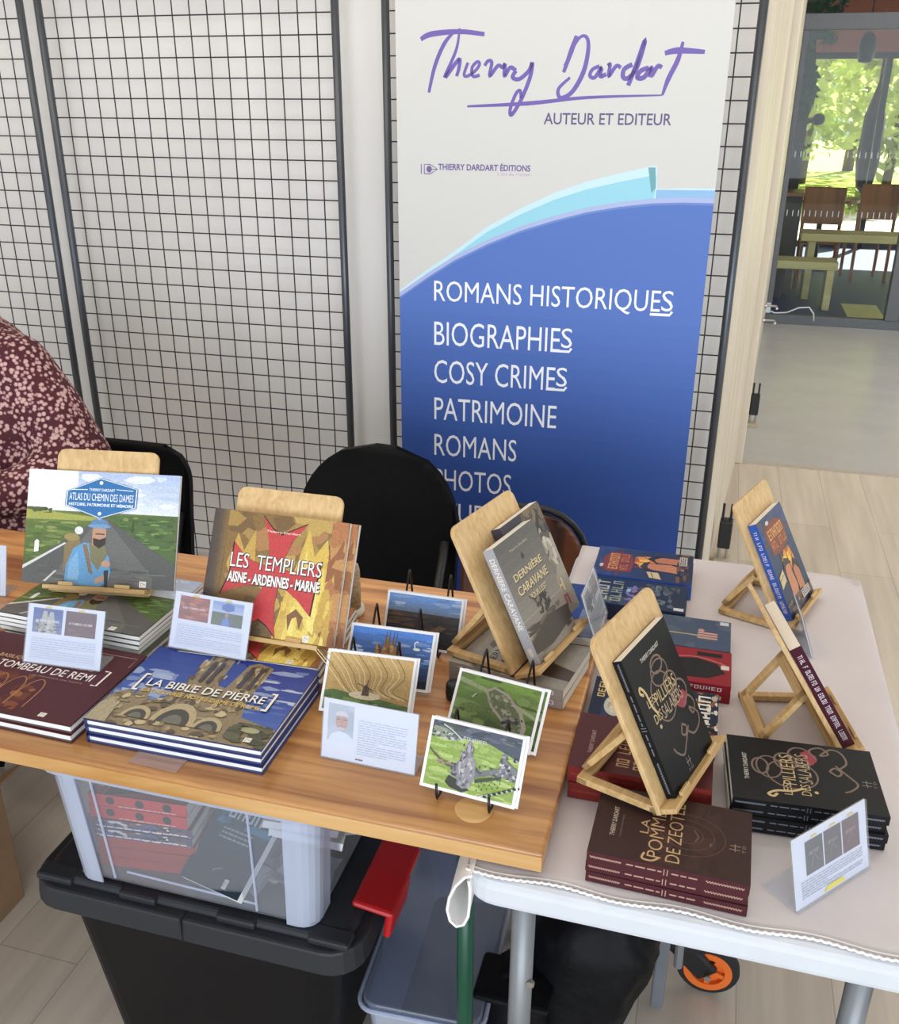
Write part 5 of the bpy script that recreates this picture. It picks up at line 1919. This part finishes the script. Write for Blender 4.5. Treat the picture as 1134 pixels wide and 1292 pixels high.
M_frost = mat_clear('frosted_tub_plastic', '#dde4f4', .48, .25, .1)
M_tub = mat_clear('clear_tub_plastic', '#f3f5fa', .09, .10, .12)
TX0, TX1, TY0, TY1 = -.955, -.488, 1.018, 1.368
tx, ty = (TX1 - TX0) / 2, (TY1 - TY0) / 2
tb_ = thing('clear_storage_tub', 'clear plastic tub full of books standing on the black storage bin', 'storage tub', ((TX0 + TX1) / 2, (TY0 + TY1) / 2, .4545))
HT = .252
# front, back and side windows with frosted corner posts and rim
bt0, bt1 = .93, 1.0


def wall_pts(t_):
    s = bt0 + (bt1 - bt0) * t_
    return tx * s, ty * s


c = MB()
(w0, d0), (w1, d1) = wall_pts(0), wall_pts(1)
for (a0, a1, b0, b1) in (((-w0 + .05, -d0), (w0 - .05, -d0), (-w1 + .055, -d1), (w1 - .055, -d1)), ((-w0 + .05, d0), (w0 - .05, d0), (-w1 + .055, d1), (w1 - .055, d1)),
                         ((-w0, -d0 + .06), (-w0, d0 - .06), (-w1, -d1 + .06), (-w1, d1 - .06)), ((w0, -d0 + .06), (w0, d0 - .06), (w1, -d1 + .06), (w1, d1 - .06))):
    c.add([(*a0, .014), (*a1, .014), (*b1, HT - .02), (*b0, HT - .02)], [(0, 1, 2, 3)])
c.box(-w0 + .005, w0 - .005, -d0 + .005, d0 - .005, .004, .007)
co_ = c.build('clear_wall', M_tub, tb_)
co_.modifiers.new('thickness', 'SOLIDIFY').thickness = .002
for sx in (-1, 1):
    for sy in (-1, 1):
        c = MB()

        def q(w, d, r):
            pts = []
            cx, cy_ = sx * (w - r), sy * (d - r)
            pts.append((sx * (w - (.05 if w == w0 else .055)), sy * d))
            for i in range(6):
                an = R(90 - i * 18)
                pts.append((cx + sx * r * math.cos(an), cy_ + sy * r * math.sin(an)))
            pts.append((sx * w, sy * (d - .06)))
            return pts
        lo, hi = q(w0, d0, .03), q(w1, d1, .035)
        k = len(lo)
        c.add([(x, y, .0) for x, y in lo] + [(x, y, HT - .02) for x, y in hi], [(i, i + 1, k + i + 1, k + i) for i in range(k - 1)])
        co_ = c.build('frosted_corner', M_frost, tb_)
        co_.modifiers.new('thickness', 'SOLIDIFY').thickness = .003
c = MB()
ro, ri = rounded(-w1 - .014, w1 + .014, -d1 - .012, d1 + .012, .04, 5), rounded(-w1 + .002, w1 - .002, -d1 + .002, d1 - .002, .035, 5)
k = len(ro)
c.add([(x, y, HT - .02) for x, y in ro] + [(x, y, HT) for x, y in ro] + [(x, y, HT) for x, y in ri] + [(x, y, HT - .02) for x, y in ri],
      [(m_ * k + i, m_ * k + (i + 1) % k, ((m_ + 1) % 4) * k + (i + 1) % k, ((m_ + 1) % 4) * k + i) for m_ in range(4) for i in range(k)])
c.build('rim', M_frost, tb_)
rb = MB()
for x in (-w0 + .075, w0 - .10):
    rb.tube([(x, -d0 - .001, .016), (x * 1.05, -d1 - .001, HT - .025)], .0022, 6)
rb.tube([(-w0 + .1, -d0 - .001, .035), (w0 - .1, -d0 - .001, .03)], .002, 6)
rb.build('wall_rib', M_frost, tb_)

# books inside the tub
tz = .4545 + .0075
bx = (TX0 + TX1) / 2
def sp_dots(S):
    for x in (.22, .52, .80):
        S.ell(x, .55, .045, .34, '#1a1516')
    S.lines(.3, .05, .9, .2, 1, '#e0c8c0', 3, .5)


def sp_speck(S):
    S.blobs(.02, .05, .98, .95, ['#3f5f90', '#c9b49a', '#2a2a34', '#8a5a44', '#d8d2c8', '#5a4a58'], 60, .035, .16, 4)
    S.lines(.05, .10, .95, .30, 1, '#e8e2dc', 5, .7)


redb = book(.120, .175, .020, '#a8362f', art_red, '', page=M_page, spine_col='#a8382c')
stack(redb, 3, .020, -.832, 1.128, tz, 97, 'orange-red book', 'low on the left inside the clear tub', seed=30, group='red books in the tub')
spk = book(.120, .175, .018, '#6a3a34', art_maroon, '', page=M_page, spine_col='#54506a', spine_art=sp_speck)
stack(spk, 2, .018, -.832, 1.128, tz + .061, 96, 'book with a speckled blue and brown spine', 'in the tub', seed=31, group='speckled books in the tub')
lady = book(.120, .175, .024, '#c0302c', art_red, '', page=M_page, spine_col='#cf3a34', spine_art=sp_dots)
stack(lady, 2, .024, -.836, 1.130, tz + .098, 95, 'bright red book with black dots', 'at the top left inside the clear tub', seed=32, group='dotted red books in the tub')
teal = book(.125, .185, .017, '#2c4a58', art_teal, 'dark teal paperback lying tilted at the front inside the clear tub', page=M_pagew)
teal.location = (-.672, 1.118, tz + .062)
teal.rotation_euler = (R(30), R(-3), R(-14))
blueb = book(.135, .205, .016, '#2a4a8a', art_blue, 'blue book leaning upright in the middle of the clear tub', page=M_page, spine_col='#2a4a8a')
blueb.location = (-.690, 1.235, tz + .105)
blueb.rotation_euler = (R(80), R(38), R(-8))
for i, (x, y, z, rx, ry, rz, lab) in enumerate([(-.722, 1.22, tz + .11, 82, 52, -6, 'pale grey book leaning beside the red pile in the clear tub'), (-.59, 1.20, tz + .118, 10, 14, 20, 'open white-paged book at the top right inside the clear tub'),
                                               (-.575, 1.21, tz + .085, 6, 12, 12, 'white-paged book under the open one at the right of the clear tub'), (-.60, 1.25, tz + .045, 0, 6, 30, 'dark book lying at the back right of the clear tub')]):
    b = book(.125, .180, .018, ['#b9b4ac', '#dcdad4', '#d2cfc8', '#2a2c34'][i], art_plain(*[('#b9b4ac', '#a8a39a'), ('#e4e2dc', '#d8d5ce'), ('#d8d5ce', '#c8c4bc'), ('#2a2c34', '#34384a')][i]), lab, page=M_pagew, spine_col=['#b9b4ac', '#dcdad4', '#d2cfc8', '#2a2c34'][i], spine_txt=(2, 4) if i == 0 else None)
    b.location = (x, y, z)
    b.rotation_euler = (R(rx), R(ry), R(rz))
bw_ = MB()
rg = random.Random(5)
pts = [[(-.10 + .2 * i / 14, -.05 + .1 * j / 8, .02 + .02 * rg.random() + .02 * math.sin(i * .9) * math.cos(j)) for i in range(15)] for j in range(9)]
bw_.add([p for row in pts for p in row], [(j * 15 + i, j * 15 + i + 1, (j + 1) * 15 + i + 1, (j + 1) * 15 + i) for j in range(8) for i in range(14)])
o = tag(bw_.build('plastic_wrap', mat_clear('crumpled_wrap', '#dfe3ea', .35, .12, .25)), 'crumpled clear plastic wrap at the bottom right inside the clear tub', 'plastic wrap')
o.location = (-.605, 1.105, tz)

# second clear box with its lid, right of the bin
cb = thing('clear_box', 'clear plastic box with a lid on the floor behind the green table leg', 'storage box', (-.372, 1.36, 0), (0, 0, R(3)))
c = MB()
frustum(c, .085, .235, .10, .25, 0, .215, .025, cap=False)
co_ = c.build('body', M_frost, cb)
c = MB()
frustum(c, .108, .258, .106, .256, .212, .232, .03)
c.build('lid', mat_clear('clear_lid', '#c6d0e4', .22, .15, .2), cb, bevel=.003)
c = MB()
c.tube([(x, y, .222) for x, y in rounded(-.112, .112, -.262, .262, .03, 5)], .004, 6, closed=True)
c.build('lid_rim', M_frost, cb)

t = thing('cardboard_box', 'brown cardboard box on the floor at the left edge of the photo', 'box', (-1.56, 1.13, 0))
M_cb = mat('brown_cardboard', '#8d6f52', .85, noise=.08, bump=.1, bscale=200)
MB().box(-.19, .19, -.2, .2, 0, .33).build('body', M_cb, t, bevel=.003)
for sx in (-1, 1):
    f = MB()
    f.M = Matrix.Translation((sx * .19, 0, .33)) @ Matrix.Rotation(sx * R(-38), 4, 'Y')
    f.box(*sorted((0, sx * .12)), -.198, .198, 0, .004)
    f.build('flap', M_cb, t)

# bag and trolley under the white table
M_bag = mat('black_nylon', '#07080c', .6, spec=.2, noise=.2, nscale=12, bump=.5, bscale=18)


def lump(rx, ry, rz, seed, amp=.14):
    bm = bmesh.new()
    bmesh.ops.create_icosphere(bm, subdivisions=4, radius=1)
    from mathutils import noise
    for v in bm.verts:
        p = v.co.copy()
        k = 1 + amp * noise.noise(p * 2.2 + Vector((seed, 0, 0))) + amp * .5 * noise.noise(p * 5 + Vector((0, seed, 0)))
        q = Vector([math.copysign(abs(c_) ** .75, c_) for c_ in p]) * k
        v.co = (q.x * rx, q.y * ry, max(q.z * rz, -rz * .93))
    me = MB()
    me.add([tuple(v.co) for v in bm.verts], [[v.index for v in f.verts] for f in bm.faces])
    bm.free()
    return me


t = thing('black_bag', 'black nylon bag slumped on the floor under the white table', 'bag', (-.155, 1.33, 0))
m_ = lump(.095, .12, .20, 3.1)
m_.v = [(x * (1 + .9 * (z + .2)) + .22 * (z + .2), y, z + .186) for x, y, z in m_.v]
m_.build('body', M_bag, t, smooth=True)
MB().tube([(.05, -.10, .40), (.10, -.13, .43), (.16, -.10, .42), (.17, -.04, .38)], .010, 8).build('strap', mat('grey_blue_strap', '#4a5368', .7, noise=.1), t, smooth=True)
m_ = lump(.085, .07, .13, 8.7, .1)
m_.v = [(x * .8 - .055, y - .09, z + .121) for x, y, z in m_.v]
m_.build('side_pocket', M_bag, t, smooth=True)
MB().box(-.125, .01, -.170, -.07, .225, .240).build('pocket_flap', M_bag, t, bevel=.007)

t = thing('hand_trolley', 'black folding hand trolley with an orange-rimmed wheel under the white table', 'trolley', (.128, 1.50, .0))
wh = MB().lathe([(.047, -.013), (.058, -.012), (.062, -.006), (.062, .006), (.058, .012), (.047, .013), (.047, -.013)], 32, axis='y', c=(0, 0, .0622), ring=True)
wh.build('tyre', M_rubber, t, smooth=False, bevel=.002)
w = MB().lathe([(.033, -.0145), (.0475, -.0145), (.0475, .0145), (.033, .0145), (.033, -.0145)], 32, axis='y', c=(0, 0, .0622), ring=True)
w.lathe([(.034, -.004), (.034, .004)], 32, axis='y', c=(0, 0, .0622))
for i in range(5):
    a = i * 2 * PI / 5 + .3
    w.M = Matrix.Translation((0, 0, .0622)) @ Matrix.Rotation(a, 4, 'Y')
    w.box(.008, .036, -.012, .012, -.005, .005)
w.M = Matrix.Identity(4)
w.lathe([(.006, -.016), (.013, -.015), (.013, .015), (.006, .016)], 20, axis='y', c=(0, 0, .0622))
w.build('wheel_rim', M_orange, t)
f = MB()
f.M = Matrix.Translation((0, 0, .0622)) @ Matrix.Rotation(R(-132), 4, 'Y')
f.prism([(-.005, -.022), (.02, -.026)] + [(.10, -.03), (.10, .03), (.02, .026), (-.005, .022)], -.022, .026)
f.build('fork', M_black, t, bevel=.006)
MB().lathe([(.007, -.032), (.007, -.029), (.004, -.027)], 12, axis='y', c=(0, 0, .0622)).build('axle_bolt', M_chrome, t)
f = MB().box(-.10, -.01, -.05, .26, .135, .16)
f.build('platform', M_black, t, bevel=.008)
MB().tube([(-.06, -.05, .10), (-.07, -.05, .45)], .009, 10).build('rail', M_steel, t)
MB().box(-.105, -.080, -.085, -.06, .012, .46).build('folding_side', mat('grey_trolley_panel', '#6a6e74', .5, noise=.05), t, bevel=.004)
MB().lathe([(.03, -.012), (.042, -.010), (.042, .010), (.03, .012)], 24, axis='y', c=(-.08, .22, .0425)).build('rear_wheel', M_rubber, t)

# ------------------------------------------------------------------ chairs
M_seatpl = mat('black_chair_plastic', '#08090b', .55, spec=.2, noise=.1, bump=.08, bscale=80)


def shell(name, w, h, r, thick, z0, curve, m, t, y0=0.0, lean_=0.18, top_round=None):
    """curved, rounded chair back standing on z0"""
    pts = rounded(-w / 2, w / 2, 0, h, r, 6)
    bm = bmesh.new()
    g = MB()
    nx_, nz_ = 24, 18
    tr = top_round or r

    def inside(u, v):
        x = (u - .5) * w
        z = v * h
        lim = w / 2
        if z > h - tr:
            d = z - (h - tr)
            lim = w / 2 - tr + math.sqrt(max(0, tr * tr - d * d))
        if z < r * .6:
            d = r * .6 - z
            lim = min(lim, w / 2 - r * .6 + math.sqrt(max(0, (r * .6) ** 2 - d * d)))
        return max(-lim, min(lim, x)), z
    vs = []
    for side in (0, 1):
        for j in range(nz_ + 1):
            for i in range(nx_ + 1):
                x, z = inside(i / nx_, j / nz_)
                y = y0 + curve * (1 - (2 * x / w) ** 2) + lean_ * z + side * thick
                vs.append((x, y, z0 + z))
    n_ = (nx_ + 1) * (nz_ + 1)
    fs = []
    for side in (0, 1):
        for j in range(nz_):
            for i in range(nx_):
                a = side * n_ + j * (nx_ + 1) + i
                fs.append((a, a + 1, a + nx_ + 2, a + nx_ + 1))
    for j in range(nz_):
        for i in (0, nx_):
            a = j * (nx_ + 1) + i
            fs.append((a, a + nx_ + 1, n_ + a + nx_ + 1, n_ + a))
    for i in range(nx_):
        for j in (0, nz_):
            a = j * (nx_ + 1) + i
            fs.append((a, a + 1, n_ + a + 1, n_ + a))
    bm.free()
    return g.add(vs, fs).build(name, m, t, smooth=True)


def folding_chair(loc, rz, label, w=.42, top=.88, hb=.34, group='black folding chairs', msh=None, legm=None, rnd=.09):
    t = thing('folding_chair', label, 'chair', loc, (0, 0, rz), group)
    msh = msh or M_seatpl
    legm = legm or M_black
    s = MB().prism([(x, y) for x, y in rounded(-w / 2 + .01, w / 2 - .01, -.40, .0, .05)], .43, .455)
    s.build('seat', msh, t, bevel=.008)
    shell('backrest', w, hb, .07, .02, top - hb, .03, msh, t, y0=.02, lean_=.16, top_round=rnd)
    for sx in (-1, 1):
        MB().tube([(sx * (w / 2 - .02), -.36, .01), (sx * (w / 2 - .02), -.08, .42), (sx * (w / 2 - .03), .05, top - hb * .5)], .012, 10).build('leg', legm, t, smooth=True)
        MB().tube([(sx * (w / 2 - .035), .10, .01), (sx * (w / 2 - .035), -.28, .43)], .012, 10).build('leg', legm, t, smooth=True)
    MB().tube([(-w / 2 + .03, .06, .12), (w / 2 - .03, .06, .12)], .008, 8).build('stretcher', legm, t)
    return t


folding_chair((-1.545, 2.06, 0), R(2), 'black folding chair behind the soldier book, partly hidden by the seated person', top=.80, w=.44)
ch = folding_chair((-.812, 2.11, 0), R(-6), 'black folding chair behind the red cross book, in front of the banner', top=.838, w=.46, hb=.42, rnd=.20)
t = thing('brown_chair', 'chair with a dark brown wooden back and black edge behind the grey paperbacks', 'chair', (-.385, 2.02, 0), (0, 0, R(4)))
M_brown = mat_wood('dark_stained_back', '#3a2016', '#6b3d24', 'z', 16, .35, coat=.4)
sh = shell('backrest', .30, .30, .10, .014, .465, .03, M_brown, t, lean_=.10, top_round=.13)
MB().prism(rounded(-.18, .18, -.40, -.01, .05), .43, .452).build('seat', M_brown, t, bevel=.006)
ed = MB().tube([(-.15, .055, .50)] + [(-.15 + .13 - .13 * math.cos(R(a)), .085 + .0, .635 + .13 * math.sin(R(a))) for a in range(0, 91, 15)] + [(.02 + .13 * math.sin(R(a)), .085, .635 + .13 * math.cos(R(a))) for a in range(0, 91, 15)] + [(.15, .055, .50)], .009, 8)
ed.build('back_edge', M_black, t, smooth=True)
for sx in (-1, 1):
    MB().tube([(sx * .16, -.37, .005), (sx * .155, -.35, .44)], .012, 10).build('leg', M_black, t)
    MB().tube([(sx * .16, .04, .005), (sx * .15, .0, .45), (sx * .14, .04, .56)], .012, 10).build('leg', M_black, t)

# ------------------------------------------------------------------ seated person at the left edge
M_skin = mat('skin', '#c99a80', .55, noise=.05)
M_hair = mat('dark_brown_hair', '#3a2a22', .6, noise=.2, nscale=60)


def mat_floral():
    m = bpy.data.materials.new('maroon_floral_cotton')
    nt, b = nodes_of(m)
    tc = nt.nodes.new('ShaderNodeTexCoord')
    v1 = nt.nodes.new('ShaderNodeTexVoronoi')
    v1.inputs['Scale'].default_value = 88
    nz = nt.nodes.new('ShaderNodeTexNoise')
    nz.inputs['Scale'].default_value = 90
    nt.links.new(tc.outputs['Object'], v1.inputs['Vector'])
    nt.links.new(tc.outputs['Object'], nz.inputs['Vector'])
    ad = nt.nodes.new('ShaderNodeMath')
    ad.operation = 'MULTIPLY_ADD'
    ad.inputs[1].default_value = .35
    nt.links.new(nz.outputs['Fac'], ad.inputs[0])
    nt.links.new(v1.outputs['Distance'], ad.inputs[2])
    rp = nt.nodes.new('ShaderNodeValToRGB')
    e = rp.color_ramp.elements
    e[0].position, e[0].color = .46, (*lin('#c9a7a0'), 1)
    e[1].position, e[1].color = .84, (*lin('#4a1622'), 1)
    e2 = e.new(.64)
    e2.color = (*lin('#97646a'), 1)
    e3 = e.new(.70)
    e3.color = (*lin('#421420'), 1)
    nt.links.new(ad.outputs[0], rp.inputs['Fac'])
    nt.links.new(rp.outputs['Color'], b.inputs['Base Color'])
    b.inputs['Roughness'].default_value = .8
    n2 = nt.nodes.new('ShaderNodeTexNoise')
    n2.inputs['Scale'].default_value = 9
    nt.links.new(tc.outputs['Object'], n2.inputs['Vector'])
    bp = nt.nodes.new('ShaderNodeBump')
    bp.inputs['Strength'].default_value = .6
    bp.inputs['Distance'].default_value = .03
    nt.links.new(n2.outputs['Fac'], bp.inputs['Height'])
    nt.links.new(bp.outputs['Normal'], b.inputs['Normal'])
    return m


def moulded(name, pieces, m, parent, vox=.012, smooth=10):
    """one continuous surface grown from overlapping limbs: each piece is a chain of (x, y, z, radius)"""
    g = MB()
    for ch in pieces:
        pts, rad = [], []
        for (p, q) in zip(ch, ch[1:]):
            for i in range(6):
                t_ = i / 6
                pts.append(tuple(p[k] + (q[k] - p[k]) * t_ for k in range(3)))
                rad.append(p[3] + (q[3] - p[3]) * t_)
        pts.append(ch[-1][:3])
        rad.append(ch[-1][3])
        for (x, y, z), r_ in zip(pts, rad):
            g.lathe([(r_ * math.sin(PI * (i + .02) / 8.04), -r_ * math.cos(PI * (i + .02) / 8.04)) for i in range(9)], 16, c=(x, y, z))
    o = g.build(name, m, parent, smooth=True)
    r_ = o.modifiers.new('surface', 'REMESH')
    r_.mode = 'VOXEL'
    r_.voxel_size = vox
    r_.use_smooth_shade = True
    s_ = o.modifiers.new('soften', 'SMOOTH')
    s_.iterations = smooth
    s_.factor = .5
    return o


def skinned(name, verts, edges, m, parent, sub=2, root=0):
    me = bpy.data.meshes.new(name)
    me.from_pydata([v[:3] for v in verts], edges, [])
    o = bpy.data.objects.new(name, me)
    COL.objects.link(o)
    md = o.modifiers.new('skin', 'SKIN')
    md.use_smooth_shade = True
    md.branch_smoothing = .6
    sv = me.skin_vertices[0].data
    for i, v in enumerate(verts):
        rr = v[3] if isinstance(v[3], tuple) else (v[3], v[3])
        sv[i].radius = rr
        sv[i].use_root = (i == root)
    s = o.modifiers.new('round', 'SUBSURF')
    s.levels = s.render_levels = sub
    me.materials.append(m)
    o.parent = parent
    return o


pr = thing('person', 'seated person in a maroon floral blouse at the left edge of the photo', 'person', (-1.80, 1.93, 0))
BODY = [[(0, .02, .50, .11), (0, .02, .70, .10), (0, .02, .95, .10), (0, .03, 1.06, .075), (0, .025, 1.16, .050), (0, .012, 1.25, .050)],
        [(0, -.022, 1.315, .050), (0, -.012, 1.355, .074), (0, .004, 1.41, .086), (0, .012, 1.44, .082)], [(0, .0, 1.25, .048), (0, -.025, 1.31, .052)],
        [(0, -.088, 1.385, .007), (0, -.102, 1.352, .012)],
        [(0, .03, 1.06, .06), (.135, .02, 1.05, .045), (.285, .005, .835, .038), (.21, -.19, .80, .030), (.12, -.285, .80, .024)],
        [(0, .03, 1.06, .06), (-.14, .02, 1.05, .045), (-.26, .005, .84, .038), (-.17, -.19, .80, .030), (-.08, -.285, .80, .024)],
        [(.08, -.03, .50, .085), (.12, -.44, .485, .062), (.12, -.44, .25, .050), (.12, -.42, .06, .035), (.12, -.53, .032, .030)],
        [(-.08, -.03, .50, .085), (-.12, -.44, .485, .062), (-.12, -.44, .25, .050), (-.12, -.42, .06, .035), (-.12, -.53, .032, .030)]]
for s, wx in ((1, .12), (-1, -.08)):
    wy, wz = -.285, .80
    BODY.append([(wx, wy, wz, .024), (wx - s * .004, wy - .035, wz - .003, .024), (wx - s * .004, wy - .055, wz - .004, .020)])
    BODY.append([(wx + .018, wy - .02, wz, .016), (wx + .022, wy - .06, wz - .004, .014)])
    BODY.append([(wx - .022, wy - .02, wz, .016), (wx - .026, wy - .06, wz - .004, .014)])
    for dx, l1, l2 in ((-.032, .032, .028), (-.012, .038, .032), (.009, .036, .030), (.029, .028, .022)):
        BODY.append([(wx + dx, wy - .055, wz - .002, .0095), (wx + dx * 1.08, wy - .055 - l1, wz - .008, .0085), (wx + dx * 1.1, wy - .055 - l1 - l2 * .8, wz - .018, .0072)])
    BODY.append([(wx - s * .022, wy - .015, wz - .002, .012), (wx - s * .046, wy - .045, wz - .008, .0095), (wx - s * .052, wy - .07, wz - .014, .008)])
for sx in (-1, 1):
    BODY.append([(sx * .084, .012, 1.365, .009), (sx * .088, .016, 1.395, .012)])
moulded('body', BODY, M_skin, pr, vox=.0055, smooth=4)
BP_ = [[(.06, .03, .52, .19), (.05, .03, .70, .175), (.04, .03, .90, .175), (0, .03, 1.02, .16), (0, .02, 1.12, .09)],
       [(.0, .03, 1.06, .11), (.130, .02, 1.050, .090), (.205, .01, .945, .094), (.285, .0, .830, .088), (.25, -.12, .80, .070), (.20, -.20, .798, .056), (.135, -.272, .805, .040)],
       [(-.02, .03, 1.09, .11), (-.155, .02, 1.08, .09), (-.22, .01, .965, .085), (-.27, 0, .83, .080), (-.21, -.12, .80, .066), (-.16, -.20, .798, .055), (-.095, -.272, .805, .040)]]
moulded('blouse', BP_, mat_floral(), pr)
TV = [(0, 0, .50, (.16, .13)), (.10, -.06, .50, .105), (.12, -.44, .485, .085), (.12, -.44, .26, .07), (.12, -.42, .09, .06), (-.10, -.06, .50, .105), (-.12, -.44, .485, .085), (-.12, -.44, .26, .07), (-.12, -.42, .09, .06)]
skinned('trousers', TV, [(0, 1), (1, 2), (2, 3), (3, 4), (0, 5), (5, 6), (6, 7), (7, 8)], mat('dark_trousers', '#1d1f27', .8, noise=.1), pr)
HAIR = [[(0, .034, 1.452, .080), (0, .048, 1.40, .083), (0, .056, 1.32, .070), (0, .062, 1.24, .055)], [(-.050, .030, 1.455, .045), (-.072, .030, 1.39, .032), (-.070, .045, 1.28, .030)], [(.050, .030, 1.455, .045), (.072, .030, 1.39, .032), (.070, .045, 1.28, .030)],
        [(-.04, -.022, 1.482, .036), (.04, -.022, 1.482, .036)]]
moulded('hair', HAIR, M_hair, pr, vox=.007, smooth=6)
fc, ir = MB(), MB()
for sx in (-1, 1):
    fc.lathe([(.001, -.0085), (.006, -.006), (.0085, 0), (.006, .006), (.001, .0085)], 14, c=(sx * .030, -.0715, 1.378))
    ir.lathe([(.0005, -.0032), (.0036, -.001), (.0036, .001), (.0005, .0032)], 12, axis='y', c=(sx * .030, -.0795, 1.378))
fc.build('eyes', mat('eye_white', '#d8d3cd', .3, noise=.02), pr, smooth=True)
ir.build('irises', mat('iris', '#3b2a20', .3, noise=.02), pr, smooth=True)
bw_ = MB()
for sx in (-1, 1):
    bw_.tube([(sx * .014, -.083, 1.398), (sx * .030, -.083, 1.403), (sx * .046, -.073, 1.398)], [.002, .003, .0015], 8)
bw_.build('eyebrows', M_hair, pr, smooth=True)
MB().tube([(-.022, -.068, 1.318), (0, -.0775, 1.318), (.022, -.068, 1.318)], [.002, .0055, .002], 8).build('lips', mat('lip', '#a85f58', .5, noise=.03), pr, smooth=True)
